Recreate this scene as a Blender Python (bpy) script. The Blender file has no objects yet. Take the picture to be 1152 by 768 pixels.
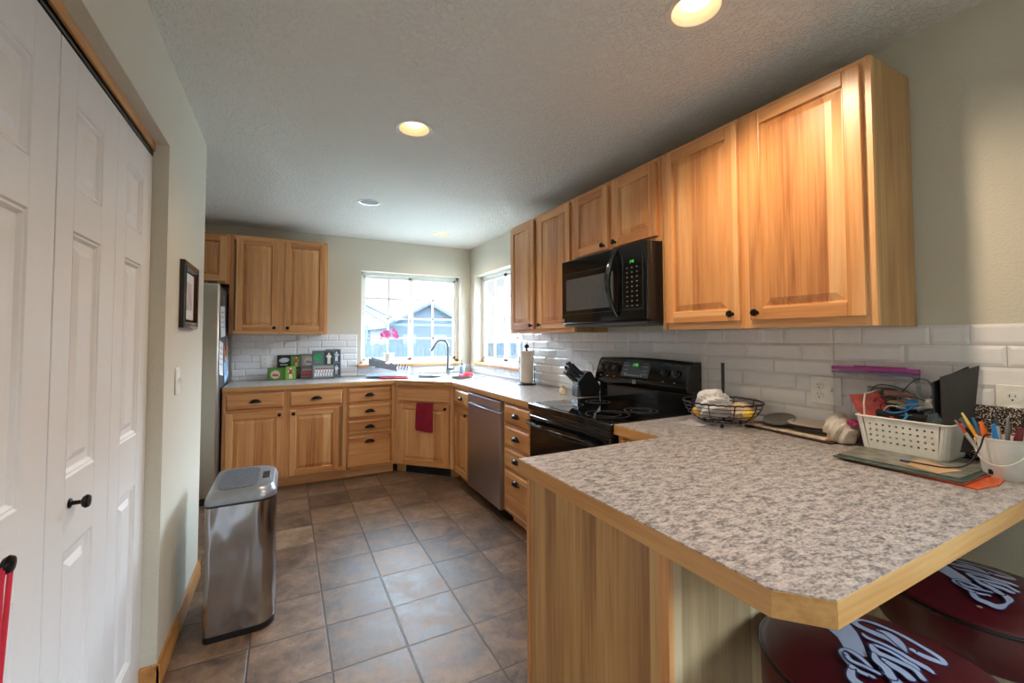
import bpy, bmesh, math, random
from mathutils import Vector, Matrix, Euler
random.seed(7)
PI = math.pi
SC = bpy.context.scene
COL = SC.collection

def srgb(h):
    h = h.lstrip('#'); o = []
    for i in (0, 2, 4):
        c = int(h[i:i+2], 16)/255
        o.append(c/12.92 if c <= .04045 else ((c+.055)/1.055)**2.4)
    return (o[0], o[1], o[2], 1)

# ---------------------------------------------------------------- camera
CX, CY, CZ = -2.026, -4.873, 1.325
yaw, pitch, roll, FPX, PPX, PPY = math.radians(27.341), math.radians(1.919), math.radians(-.086), 477.249, 568.978, 364.301
Fv = Vector((math.sin(yaw)*math.cos(pitch), math.cos(yaw)*math.cos(pitch), math.sin(pitch)))
Rv = Vector((math.cos(yaw), -math.sin(yaw), 0)); Uv = Rv.cross(Fv)
R2 = Rv*math.cos(roll)+Uv*math.sin(roll); U2 = -Rv*math.sin(roll)+Uv*math.cos(roll)
cam = bpy.data.cameras.new('camera'); co = bpy.data.objects.new('camera', cam); COL.objects.link(co)
co.matrix_world = Matrix(((R2.x, U2.x, -Fv.x, CX), (R2.y, U2.y, -Fv.y, CY), (R2.z, U2.z, -Fv.z, CZ), (0, 0, 0, 1)))
cam.sensor_width = 36; cam.lens = FPX/1152*36; cam.shift_x = (576-PPX)/1152; cam.shift_y = (PPY-384)/1152
cam.clip_start = .02; cam.clip_end = 300
SC.camera = co

# ---------------------------------------------------------------- world and light
SC.view_settings.view_transform = 'Standard'; SC.view_settings.look = 'None'
SC.view_settings.gamma = 1; SC.view_settings.use_curve_mapping = False
SC.view_settings.exposure = 0.0
W = bpy.data.worlds.new('sky'); SC.world = W; W.use_nodes = True
wb = W.node_tree.nodes['Background']; wt = W.node_tree
# bright overcast sky: soft at the horizon, much brighter overhead
_tc = wt.nodes.new('ShaderNodeTexCoord'); _sp = wt.nodes.new('ShaderNodeSeparateXYZ'); _mr = wt.nodes.new('ShaderNodeMapRange')
wt.links.new(_tc.outputs['Generated'], _sp.inputs[0]); wt.links.new(_sp.outputs[2], _mr.inputs[0])
for _i, _v in ((1, .15), (2, .25), (3, 1.5), (4, 55.0)): _mr.inputs[_i].default_value = _v
wt.links.new(_mr.outputs[0], wb.inputs[1]); _mx = wt.nodes.new('ShaderNodeMix'); _mx.data_type = 'RGBA'; _m2 = wt.nodes.new('ShaderNodeMapRange'); wt.links.new(_sp.outputs[2], _m2.inputs[0])
for _i, _v in ((1, .1), (2, .30), (3, 0), (4, 1)): _m2.inputs[_i].default_value = _v
wt.links.new(_m2.outputs[0], _mx.inputs[0]); _mx.inputs[6].default_value = (.93, .97, 1.0, 1); _mx.inputs[7].default_value = (.62, .82, 1.0, 1)
wt.links.new(_mx.outputs[2], wb.inputs[0])
SC.cycles.max_bounces = 10; SC.cycles.diffuse_bounces = 6; SC.cycles.sample_clamp_indirect = 6

def area(name, loc, rot, sx, sy, power, col, portal=False):
    l = bpy.data.lights.new(name, 'AREA'); l.shape = 'RECTANGLE'; l.size = sx; l.size_y = sy
    l.energy = power; l.color = col
    if portal: l.cycles.is_portal = True
    o = bpy.data.objects.new(name, l); o.location = loc; o.rotation_euler = rot; COL.objects.link(o)
    return o
# sky portals in the window openings (they only guide the sampling of the sky)
area('portal', (-.71, .17, 1.55), (PI/2, 0, PI), 1.18, 1.06, 1, (1, 1, 1), True).rotation_euler = (-PI/2, 0, 0)
area('portal', (.17, -.715, 1.55), (0, PI/2, 0), 1.06, 1.18, 1, (1, 1, 1), True)
area('portal', (.17, -6.45, 1.475), (0, PI/2, 0), 1.25, 1.5, 1, (1, 1, 1), True)
def lamp_light(loc, power, col, ang=150, r=.05):
    l = bpy.data.lights.new('ceiling_lamp_light', 'SPOT'); l.energy = power; l.color = col
    l.spot_size = math.radians(ang); l.spot_blend = .6; l.shadow_soft_size = r
    o = bpy.data.objects.new('ceiling_lamp_light', l); o.location = loc; COL.objects.link(o)
    return o
LAMP_W = 60; WARM = (1, .79, .56)

# ---------------------------------------------------------------- materials
MATS = {}
def nt(name):
    m = bpy.data.materials.new(name); m.use_nodes = True
    t = m.node_tree; return m, t, t.nodes['Principled BSDF']
def N(t, kind, **kw):
    n = t.nodes.new(kind)
    for k, v in kw.items(): setattr(n, k, v)
    return n
def ramp(t, fac, stops):
    r = N(t, 'ShaderNodeValToRGB'); e = r.color_ramp.elements
    while len(e) < len(stops): e.new(.5)
    for x, (p, c) in zip(e, stops): x.position = p; x.color = srgb(c) if isinstance(c, str) else c
    t.links.new(fac, r.inputs[0]); return r
def math_(t, op, a, b=None):
    n = N(t, 'ShaderNodeMath', operation=op)
    for i, v in enumerate((a, b)):
        if v is None: continue
        if isinstance(v, (int, float)): n.inputs[i].default_value = v
        else: t.links.new(v, n.inputs[i])
    return n.outputs[0]
def bump(t, bs, h, strength=.3, dist=.01):
    b = N(t, 'ShaderNodeBump'); b.inputs['Strength'].default_value = strength; b.inputs['Distance'].default_value = dist
    t.links.new(h, b.inputs['Height']); t.links.new(b.outputs[0], bs.inputs['Normal'])
def plain(name, col, rough=.5, metal=0, emit=None, es=1, trans=0, alpha=1, coat=0, noise=.06, nscale=30, spec=.5):
    if name in MATS: return MATS[name]
    m, t, b = nt(name); c = srgb(col)
    b.inputs['Roughness'].default_value = rough; b.inputs['Metallic'].default_value = metal
    b.inputs['Transmission Weight'].default_value = trans; b.inputs['Alpha'].default_value = alpha
    b.inputs['Coat Weight'].default_value = coat; b.inputs['Specular IOR Level'].default_value = spec
    tc = N(t, 'ShaderNodeTexCoord'); n = N(t, 'ShaderNodeTexNoise'); n.inputs['Scale'].default_value = nscale
    t.links.new(tc.outputs['Object'], n.inputs['Vector'])
    lo = tuple(max(0, x*(1-noise)) for x in c[:3])+(1,); hi = tuple(min(1, x*(1+noise)) for x in c[:3])+(1,)
    r = ramp(t, n.outputs[0], [(.3, lo), (.7, hi)]); t.links.new(r.outputs[0], b.inputs['Base Color'])
    if emit: b.inputs['Emission Color'].default_value = srgb(emit); b.inputs['Emission Strength'].default_value = es
    MATS[name] = m; return m
def wood(name, axis, tones, strip=.07, rough=.38, wnf=.32, fine=.26, mid=.55):
    m, t, b = nt(name)
    tc = N(t, 'ShaderNodeTexCoord'); oi = N(t, 'ShaderNodeObjectInfo')
    sep = N(t, 'ShaderNodeSeparateXYZ'); t.links.new(tc.outputs['Object'], sep.inputs[0])
    if axis == 'z': q = math_(t, 'ADD', sep.outputs[0], math_(t, 'MULTIPLY', sep.outputs[1], 1.0))
    elif axis == 'x': q = math_(t, 'ADD', sep.outputs[2], math_(t, 'MULTIPLY', sep.outputs[1], .1))
    else: q = math_(t, 'ADD', sep.outputs[2], math_(t, 'MULTIPLY', sep.outputs[0], .1))
    q = math_(t, 'ADD', q, math_(t, 'MULTIPLY', oi.outputs['Random'], 7.3))
    fl = math_(t, 'FLOOR', math_(t, 'DIVIDE', q, strip))
    wn = N(t, 'ShaderNodeTexWhiteNoise', noise_dimensions='1D'); t.links.new(fl, wn.inputs['W'])
    sh = N(t, 'ShaderNodeCombineXYZ')
    off = math_(t, 'ADD', math_(t, 'MULTIPLY', wn.outputs[0], 9.0), math_(t, 'MULTIPLY', oi.outputs['Random'], 5.0))
    for i in range(3): t.links.new(off, sh.inputs[i])
    va = N(t, 'ShaderNodeVectorMath', operation='ADD'); t.links.new(tc.outputs['Object'], va.inputs[0]); t.links.new(sh.outputs[0], va.inputs[1])
    mp = N(t, 'ShaderNodeMapping'); s = [16, 16, 16]; s['xyz'.index(axis)] = 1.1
    mp.inputs['Scale'].default_value = s; t.links.new(va.outputs[0], mp.inputs[0])
    n1 = N(t, 'ShaderNodeTexNoise'); n1.inputs['Scale'].default_value = 1.0; n1.inputs['Detail'].default_value = 5; n1.inputs['Distortion'].default_value = .8
    t.links.new(mp.outputs[0], n1.inputs['Vector'])
    mp2 = N(t, 'ShaderNodeMapping'); s = [130, 130, 130]; s['xyz'.index(axis)] = 4
    mp2.inputs['Scale'].default_value = s; t.links.new(va.outputs[0], mp2.inputs[0])
    n2 = N(t, 'ShaderNodeTexNoise'); n2.inputs['Scale'].default_value = 1.0; n2.inputs['Detail'].default_value = 2
    t.links.new(mp2.outputs[0], n2.inputs['Vector'])
    f = math_(t, 'ADD', math_(t, 'MULTIPLY', n1.outputs[0], mid), math_(t, 'MULTIPLY', wn.outputs[0], wnf))
    f = math_(t, 'ADD', f, math_(t, 'MULTIPLY', n2.outputs[0], fine))
    r = ramp(t, f, [(.30, tones[0]), (.46, tones[1]), (.60, tones[2]), (.78, tones[3])])
    t.links.new(r.outputs[0], b.inputs['Base Color'])
    b.inputs['Roughness'].default_value = rough; b.inputs['Coat Weight'].default_value = .25; b.inputs['Coat Roughness'].default_value = .25
    bump(t, b, n2.outputs[0], .08, .002)
    MATS[name] = m; return m
HT = ['#96582f', '#c1824b', '#d2955d', '#e0ad77']
WZ = wood('wood_vertical', 'z', HT); WX = wood('wood_across', 'x', HT, .11); WY = wood('wood_lengthwise', 'y', HT, .11)
PT = ['#7a4e2a', '#9c6f42', '#b18350', '#c49a66']
PZ = wood('wood_panel', 'z', PT, .062, wnf=.20, fine=.38, mid=.62)
BT = ['#80664a', '#9c8260', '#ae9470', '#c0a886']
BZ = wood('wood_back_panel', 'z', BT, .06)
ET = ['#8a5526', '#ab743c', '#bd8649', '#cf9e62']
EDX = wood('edge_wood_x', 'x', ET, .2, wnf=.2, fine=.3, mid=.7); EDY = wood('edge_wood_y', 'y', ET, .2, wnf=.2, fine=.3, mid=.7)

def wall_mat(name, col, bs=.25, scale=160, rough=.85):
    m, t, b = nt(name); tc = N(t, 'ShaderNodeTexCoord')
    n = N(t, 'ShaderNodeTexNoise'); n.inputs['Scale'].default_value = scale; n.inputs['Detail'].default_value = 3
    t.links.new(tc.outputs['Object'], n.inputs['Vector'])
    b.inputs['Base Color'].default_value = srgb(col); b.inputs['Roughness'].default_value = rough
    bump(t, b, n.outputs[0], bs, .004); MATS[name] = m; return m
M_WALL = wall_mat('wall_paint', '#c5beae', .45, 120, .6)
def ceil_mat():
    m, t, b = nt('ceiling_texture'); tc = N(t, 'ShaderNodeTexCoord')
    n = N(t, 'ShaderNodeTexNoise'); n.inputs['Scale'].default_value = 42; n.inputs['Detail'].default_value = 4; n.inputs['Distortion'].default_value = 1.2
    t.links.new(tc.outputs['Object'], n.inputs['Vector'])
    r = ramp(t, n.outputs[0], [(.46, (0, 0, 0, 1)), (.54, (1, 1, 1, 1))])
    b.inputs['Base Color'].default_value = srgb('#dcdad4'); b.inputs['Roughness'].default_value = .8
    bump(t, b, r.outputs[0], .75, .005); return m
M_CEIL = ceil_mat()
def floor_mat():
    m, t, b = nt('floor_tile'); tc = N(t, 'ShaderNodeTexCoord')
    sep = N(t, 'ShaderNodeSeparateXYZ'); t.links.new(tc.outputs['Object'], sep.inputs[0])
    u = math_(t, 'DIVIDE', math_(t, 'ADD', sep.outputs[0], 1.541+30.4), .304)
    v = math_(t, 'DIVIDE', math_(t, 'ADD', sep.outputs[1], 2.415+30.1), .301)
    fu, fv = math_(t, 'FRACT', u), math_(t, 'FRACT', v)
    du = math_(t, 'ABSOLUTE', math_(t, 'SUBTRACT', math_(t, 'FRACT', math_(t, 'ADD', fu, .5)), .5))
    dv = math_(t, 'ABSOLUTE', math_(t, 'SUBTRACT', math_(t, 'FRACT', math_(t, 'ADD', fv, .5)), .5))
    d = math_(t, 'MINIMUM', du, dv)
    g = ramp(t, d, [(.008, (0, 0, 0, 1)), (.016, (1, 1, 1, 1))])
    cmb = N(t, 'ShaderNodeCombineXYZ'); t.links.new(math_(t, 'FLOOR', u), cmb.inputs[0]); t.links.new(math_(t, 'FLOOR', v), cmb.inputs[1])
    wn = N(t, 'ShaderNodeTexWhiteNoise'); t.links.new(cmb.outputs[0], wn.inputs['Vector'])
    va = N(t, 'ShaderNodeVectorMath', operation='ADD'); t.links.new(tc.outputs['Object'], va.inputs[0])
    sc = N(t, 'ShaderNodeVectorMath', operation='SCALE'); sc.inputs['Scale'].default_value = 6; t.links.new(wn.outputs['Color'], sc.inputs[0]); t.links.new(sc.outputs[0], va.inputs[1])
    n = N(t, 'ShaderNodeTexNoise'); n.inputs['Scale'].default_value = 8; n.inputs['Detail'].default_value = 14; n.inputs['Roughness'].default_value = .76; n.inputs['Distortion'].default_value = .35
    t.links.new(va.outputs[0], n.inputs['Vector'])
    f = math_(t, 'ADD', math_(t, 'MULTIPLY', n.outputs[0], .85), math_(t, 'MULTIPLY', wn.outputs[0], .14))
    c = ramp(t, f, [(.36, '#40332a'), (.47, '#6b5443'), (.57, '#856b56'), (.72, '#a98f78')])
    mx = N(t, 'ShaderNodeMix', data_type='RGBA'); t.links.new(g.outputs[0], mx.inputs[0]); mx.inputs[6].default_value = srgb('#4c4037')
    t.links.new(c.outputs[0], mx.inputs[7]); t.links.new(mx.outputs[2], b.inputs['Base Color'])
    r = ramp(t, n.outputs[0], [(.35, (.36, .36, .36, 1)), (.65, (.55, .55, .55, 1))]); t.links.new(r.outputs[0], b.inputs['Roughness'])
    h = math_(t, 'ADD', math_(t, 'MULTIPLY', g.outputs[0], 1.0), math_(t, 'MULTIPLY', n.outputs[0], .5))
    bump(t, b, h, .5, .005); return m
M_FLOOR = floor_mat()
def laminate():
    m, t, b = nt('laminate'); tc = N(t, 'ShaderNodeTexCoord')
    mp = N(t, 'ShaderNodeMapping'); mp.inputs['Rotation'].default_value = (0, 0, .5); mp.inputs['Scale'].default_value = (1, 1.9, 1); t.links.new(tc.outputs['Object'], mp.inputs[0])
    n = N(t, 'ShaderNodeTexNoise'); n.inputs['Scale'].default_value = 25; n.inputs['Detail'].default_value = 10; n.inputs['Roughness'].default_value = .78
    t.links.new(mp.outputs[0], n.inputs['Vector'])
    n2 = N(t, 'ShaderNodeTexNoise'); n2.inputs['Scale'].default_value = 110; n2.inputs['Detail'].default_value = 4; t.links.new(mp.outputs[0], n2.inputs['Vector'])
    f = math_(t, 'ADD', math_(t, 'MULTIPLY', n.outputs[0], .72), math_(t, 'MULTIPLY', n2.outputs[0], .28))
    c = ramp(t, f, [(.38, '#5c5a5c'), (.45, '#807c7c'), (.51, '#ada5a2'), (.60, '#c8bfbc')])
    t.links.new(c.outputs[0], b.inputs['Base Color']); b.inputs['Roughness'].default_value = .3
    bump(t, b, n2.outputs[0], .05, .001); return m
M_LAM = laminate()
def granite():
    m, t, b = nt('speckled_stone'); tc = N(t, 'ShaderNodeTexCoord')
    n = N(t, 'ShaderNodeTexNoise'); n.inputs['Scale'].default_value = 260; n.inputs['Detail'].default_value = 3; t.links.new(tc.outputs['Object'], n.inputs['Vector'])
    c = ramp(t, n.outputs[0], [(.45, '#1b1818'), (.53, '#2c2725'), (.58, '#a08c7c'), (.66, '#cfc0b2')])
    t.links.new(c.outputs[0], b.inputs['Base Color']); b.inputs['Roughness'].default_value = .25; return m
M_GRAN = granite()
def steel(name, col='#b9b6b2', rough=.28, axis=2, dent=0.):
    m, t, b = nt(name); tc = N(t, 'ShaderNodeTexCoord')
    mp = N(t, 'ShaderNodeMapping'); s = [300, 300, 300]; s[axis] = 4; mp.inputs['Scale'].default_value = s; t.links.new(tc.outputs['Object'], mp.inputs[0])
    n = N(t, 'ShaderNodeTexNoise'); n.inputs['Scale'].default_value = 1; t.links.new(mp.outputs[0], n.inputs['Vector'])
    b.inputs['Base Color'].default_value = srgb(col); b.inputs['Metallic'].default_value = 1
    r = ramp(t, n.outputs[0], [(.3, (rough*.93,)*3+(1,)), (.7, (rough*1.07,)*3+(1,))]); t.links.new(r.outputs[0], b.inputs['Roughness'])
    if dent:
        n3 = N(t, 'ShaderNodeTexNoise'); n3.inputs['Scale'].default_value = 1; n3.inputs['Detail'].default_value = 1; n3.inputs['Distortion'].default_value = .4
        m3 = N(t, 'ShaderNodeMapping'); m3.inputs['Scale'].default_value = (8, 8, 3.2); t.links.new(tc.outputs['Object'], m3.inputs[0]); t.links.new(m3.outputs[0], n3.inputs['Vector']); bump(t, b, n3.outputs[0], 1.0, dent)
    return m
M_SS = steel('brushed_steel', '#bbbac4', .33); M_SSH = steel('brushed_steel_across', axis=1); M_CAN = steel('bin_steel', '#b9bcc2', .2, 2, .028)
M_NICK = plain('brushed_nickel', '#8f9297', .35, 1); M_SINK = steel('sink_steel', '#c4c6c8', .3, 0)
M_BLK = plain('gloss_black', '#0c0c0d', .09, coat=.3); M_GLASSBLK = plain('black_glass', '#060607', .04, coat=.5)
M_MATBLK = plain('soft_black', '#17171a', .4); M_BRONZE = plain('black_bronze', '#15120f', .3, .6)
M_WHITE = plain('white_plastic', '#e4e2dc', .35); M_DOOR = plain('door_white', '#dcdadb', .38, noise=.01)
M_VINYL = plain('window_vinyl', '#e9ebe8', .4, noise=.01)
M_TILE = plain('tile_glaze', '#e2dfdf', .12, noise=.02, coat=.3); M_GROUT = plain('tile_grout', '#c4bfbb', .8)
def clear(name, fac=.06, tint=(1, 1, 1, 1), rough=.0):
    m = bpy.data.materials.new(name); m.use_nodes = True; t = m.node_tree; t.nodes.remove(t.nodes['Principled BSDF'])
    tr = N(t, 'ShaderNodeBsdfTransparent'); tr.inputs[0].default_value = tint; gl = N(t, 'ShaderNodeBsdfGlossy'); gl.inputs['Roughness'].default_value = rough
    fr = N(t, 'ShaderNodeFresnel'); fr.inputs[0].default_value = 1.45
    n = N(t, 'ShaderNodeTexNoise'); n.inputs['Scale'].default_value = 2
    mx = N(t, 'ShaderNodeMixShader'); f = math_(t, 'ADD', math_(t, 'MULTIPLY', fr.outputs[0], .55), math_(t, 'MULTIPLY', n.outputs[0], fac))
    t.links.new(f, mx.inputs[0]); t.links.new(tr.outputs[0], mx.inputs[1]); t.links.new(gl.outputs[0], mx.inputs[2])
    t.links.new(mx.outputs[0], t.nodes['Material Output'].inputs[0]); return m
M_GLASS = clear('window_glass', .01); M_BAG = clear('clear_plastic', .06, (.95, .95, .96, 1), .25)

# ---------------------------------------------------------------- mesh helpers
WO = {}
class MB:
    def __init__(s): s.v = []; s.f = []; s.m = []
    def add(s, vs, fs, m=0):
        o = len(s.v); s.v += [tuple(x) for x in vs]
        for f in fs: s.f.append([i+o for i in f]); s.m.append(m)
        return s
    def box(s, x0, x1, y0, y1, z0, z1, m=0):
        if x0 > x1: x0, x1 = x1, x0
        if y0 > y1: y0, y1 = y1, y0
        if z0 > z1: z0, z1 = z1, z0
        v = [(x, y, z) for z in (z0, z1) for y in (y0, y1) for x in (x0, x1)]
        return s.add(v, [(0, 2, 3, 1), (4, 5, 7, 6), (0, 1, 5, 4), (2, 6, 7, 3), (0, 4, 6, 2), (1, 3, 7, 5)], m)
    def obox(s, c, ax, ay, az, m=0):   # oriented box: centre and three half-axis vectors
        c, ax, ay, az = map(Vector, (c, ax, ay, az))
        v = [c+ax*i+ay*j+az*k for k in (-1, 1) for j in (-1, 1) for i in (-1, 1)]
        return s.add(v, [(0, 2, 3, 1), (4, 5, 7, 6), (0, 1, 5, 4), (2, 6, 7, 3), (0, 4, 6, 2), (1, 3, 7, 5)], m)
    def prism(s, pts, ax, a0, a1, m=0):  # convex-ish polygon pts (2D) swept along ax
        def P(p, a): return (a, p[0], p[1]) if ax == 'x' else (p[0], a, p[1]) if ax == 'y' else (p[0], p[1], a)
        n = len(pts); v = [P(p, a0) for p in pts]+[P(p, a1) for p in pts]
        return s.add(v, [list(range(n))[::-1], list(range(n, 2*n))]+[(i, (i+1) % n, n+(i+1) % n, n+i) for i in range(n)], m)
    def cyl(s, p0, p1, r0, r1=None, n=20, m=0, caps=True):
        if r1 is None: r1 = r0
        p0, p1 = Vector(p0), Vector(p1); d = (p1-p0).normalized(); a = d.orthogonal().normalized(); b = d.cross(a)
        v = []
        for p, r in ((p0, r0), (p1, r1)):
            for i in range(n): t = 2*PI*i/n; v.append(p+(a*math.cos(t)+b*math.sin(t))*r)
        f = [(i, (i+1) % n, n+(i+1) % n, n+i) for i in range(n)]
        if caps: f += [list(range(n))[::-1], list(range(n, 2*n))]
        return s.add(v, f, m)
    def tube(s, pts, r, n=8, m=0, closed=False, radii=None):
        P = [Vector(p) for p in pts]; k = len(P); v = []; a = None
        for i, p in enumerate(P):
            if closed: d = P[(i+1) % k]-P[i-1]
            else: d = P[min(i+1, k-1)]-P[max(i-1, 0)]
            if d.length < 1e-9: d = Vector((0, 0, 1))
            d.normalize()
            a = d.orthogonal().normalized() if a is None else (a-d*a.dot(d)).normalized()
            b = d.cross(a); rr = radii[i] if radii else r
            for j in range(n): t = 2*PI*j/n; v.append(p+(a*math.cos(t)+b*math.sin(t))*rr)
        f = []
        for i in range(k if closed else k-1):
            for j in range(n):
                i2 = (i+1) % k; f.append((i*n+j, i*n+(j+1) % n, i2*n+(j+1) % n, i2*n+j))
        if not closed: f += [list(range(n))[::-1], list(range((k-1)*n, k*n))]
        return s.add(v, f, m)
    def lathe(s, prof, c=(0, 0, 0), n=28, m=0, M=None, caps=True):
        v = []; k = len(prof)
        for r, z in prof:
            for j in range(n): t = 2*PI*j/n; v.append(Vector((r*math.cos(t), r*math.sin(t), z)))
        if M: v = [M @ x for x in v]
        v = [x+Vector(c) for x in v]
        f = [(i*n+j, i*n+(j+1) % n, (i+1)*n+(j+1) % n, (i+1)*n+j) for i in range(k-1) for j in range(n)]
        if caps and prof[0][0] > 1e-6: f.append(list(range(n))[::-1])
        if caps and prof[-1][0] > 1e-6: f.append(list(range((k-1)*n, k*n)))
        return s.add(v, f, m)
    def loft(s, rings, m=0, c0=True, c1=True):
        n = len(rings[0]); v = [p for r in rings for p in r]
        f = [(i*n+j, i*n+(j+1) % n, (i+1)*n+(j+1) % n, (i+1)*n+j) for i in range(len(rings)-1) for j in range(n)]
        if c0: f.append(list(range(n))[::-1])
        if c1: f.append(list(range((len(rings)-1)*n, len(rings)*n)))
        return s.add(v, f, m)
    def panel(s, x0, x1, z0, z1, y, d=.009, a=.006, w=.028, up=.007, m=0):  # raised panel facing -y inside a frame
        def R(i, yy): return [(x0+i, yy, z0+i), (x1-i, yy, z0+i), (x1-i, yy, z1-i), (x0+i, yy, z1-i)]
        v = R(0, y)+R(a, y+d)+R(a+.003, y+d)+R(a+w, y+d-up)
        f = [(k*4+j, k*4+(j+1) % 4, k*4+4+(j+1) % 4, k*4+4+j) for k in range(3) for j in range(4)]+[(12, 13, 14, 15)]
        return s.add(v, f, m)
    def xf(s, M):
        s.v = [tuple(M @ Vector(p)) for p in s.v]; return s
    def build(s, name, mats, parent=None, loc=None, smooth=True, bevel=0, world=False, ang=32):
        if not isinstance(mats, (list, tuple)): mats = [mats]
        o0 = Vector((0, 0, 0))
        if parent is not None and world: o0 = WO[parent.name]
        if loc is not None: o0 = Vector(loc)
        me = bpy.data.meshes.new(name); me.from_pydata([tuple(Vector(p)-o0) for p in s.v], [], s.f)
        for m in mats: me.materials.append(m)
        for p, k in zip(me.polygons, s.m): p.material_index = k; p.use_smooth = smooth
        bm = bmesh.new(); bm.from_mesh(me); bmesh.ops.recalc_face_normals(bm, faces=bm.faces); bm.to_mesh(me); bm.free()
        if smooth: me.set_sharp_from_angle(angle=math.radians(ang))
        o = bpy.data.objects.new(name, me); COL.objects.link(o)
        if loc is not None: o.location = loc
        if parent is not None: o.parent = parent
        WO[o.name] = Vector(o0) if (world or loc is not None) else Vector((0, 0, 0))
        if bevel:
            b = o.modifiers.new('bevel', 'BEVEL'); b.width = bevel; b.segments = 2; b.limit_method = 'ANGLE'; b.angle_limit = math.radians(40)
        return o
def tag(o, label, cat, group=None, kind=None):
    o['label'] = label; o['category'] = cat
    if group: o['group'] = group
    if kind: o['kind'] = kind
    return o
def thing(name, label, cat, loc=(0, 0, 0), rz=0, group=None):
    o = bpy.data.objects.new(name, None); COL.objects.link(o); o.location = loc; o.rotation_euler = (0, 0, rz); o.empty_display_size = .05
    WO[o.name] = Vector(loc); return tag(o, label, cat, group)
def struct(o, label=None):
    o['kind'] = 'structure'
    if label: o['label'] = label
    return o
def dup(root, label=None, loc=None, rz=None):
    def cp(o, par):
        c = o.copy(); COL.objects.link(c); c.parent = par
        for ch in [x for x in bpy.data.objects if x.parent == o and x != c]: cp(ch, c)
        return c
    kids = {}
    r = cp(root, root.parent)
    if label: r['label'] = label
    if loc is not None: r.location = loc
    if rz is not None: r.rotation_euler = (0, 0, rz)
    return r
def poly(outer, holes, z0, z1):   # flat slab with holes -> (verts, faces)
    cu = bpy.data.curves.new('tmp', 'CURVE'); cu.dimensions = '2D'; cu.fill_mode = 'BOTH'; cu.extrude = (z1-z0)/2
    for L in [outer]+holes:
        sp = cu.splines.new('POLY'); sp.points.add(len(L)-1); sp.use_cyclic_u = True
        for p, q in zip(sp.points, L): p.co = (q[0], q[1], 0, 1)
    o = bpy.data.objects.new('tmp', cu); COL.objects.link(o)
    dg = bpy.context.evaluated_depsgraph_get(); me = bpy.data.meshes.new_from_object(o.evaluated_get(dg))
    vs = [(v.co.x, v.co.y, v.co.z+(z0+z1)/2) for v in me.vertices]; fs = [list(p.vertices) for p in me.polygons]
    bpy.data.objects.remove(o); bpy.data.curves.remove(cu); bpy.data.meshes.remove(me)
    return vs, fs
def offset(pts, t):   # open polyline, offset to its left side by t
    P = [Vector(p) for p in pts]; o = []
    for i, p in enumerate(P):
        ns = []
        for a, b in ((i-1, i), (i, i+1)):
            if a >= 0 and b < len(P): d = (P[b]-P[a]).normalized(); ns.append(Vector((-d.y, d.x)))
        if len(ns) == 1: o.append(p+ns[0]*t)
        else:
            m = (ns[0]+ns[1]).normalized(); o.append(p+m*(t/max(.2, m.dot(ns[0]))))
    return o
def rrect(x0, x1, y0, y1, r, n=6):
    o = []
    for cx, cy, a in ((x1-r, y1-r, 0), (x0+r, y1-r, PI/2), (x0+r, y0+r, PI), (x1-r, y0+r, 3*PI/2)):
        for i in range(n+1): t = a+PI/2*i/n; o.append((cx+r*math.cos(t), cy+r*math.sin(t)))
    return o
def circ(x, y, r, n=32): return [(x+r*math.cos(2*PI*i/n), y+r*math.sin(2*PI*i/n)) for i in range(n)]

# ================================================================ ROOM
H = 2.43
XL = -2.447
struct(MB().box(-3.6, .16, -8.2, .16, -.08, 0).build('floor', M_FLOOR), 'brown slate-look square tiles with dark grout lines')
# ceiling with holes for the recessed cans
CANS = [(-.815, -3.93), (-1.44, -2.69), (-.575, -.585)]
SPK = (-1.436, -1.315)
vs, fs = poly([(-3.6, -8.2), (.16, -8.2), (.16, .16), (-3.6, .16)], [circ(x, y, .079) for x, y in CANS+[SPK]], H, H+.012)
struct(MB().add(vs, fs).build('ceiling', M_CEIL, smooth=False), 'off-white knockdown textured ceiling')
w1 = MB()
WX0, WX1, WZ0, WZ1 = -1.30, -.125, 1.012, 2.075
w1.box(-3.6, WX0, 0, .16, 0, H).box(WX1, .16, 0, .16, 0, H).box(WX0, WX1, 0, .16, 0, WZ0).box(WX0, WX1, 0, .16, WZ1, H)
struct(w1.build('wall_back', M_WALL, smooth=False), 'pale greige painted wall with the sink window')
w1 = MB(); WY0, WY1 = -1.305, -.13
w1.box(0, .16, -8.2, -7.2, 0, H).box(0, .16, -5.7, WY0, 0, H).box(0, .16, -7.2, -5.7, 0, .85).box(0, .16, -7.2, -5.7, 2.1, H)
w1.box(0, .16, WY1, 0, 0, H).box(0, .16, WY0, WY1, 0, WZ0).box(0, .16, WY0, WY1, WZ1, H)
struct(w1.build('wall_right', M_WALL, smooth=False), 'greige painted wall above the long backsplash')
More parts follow.
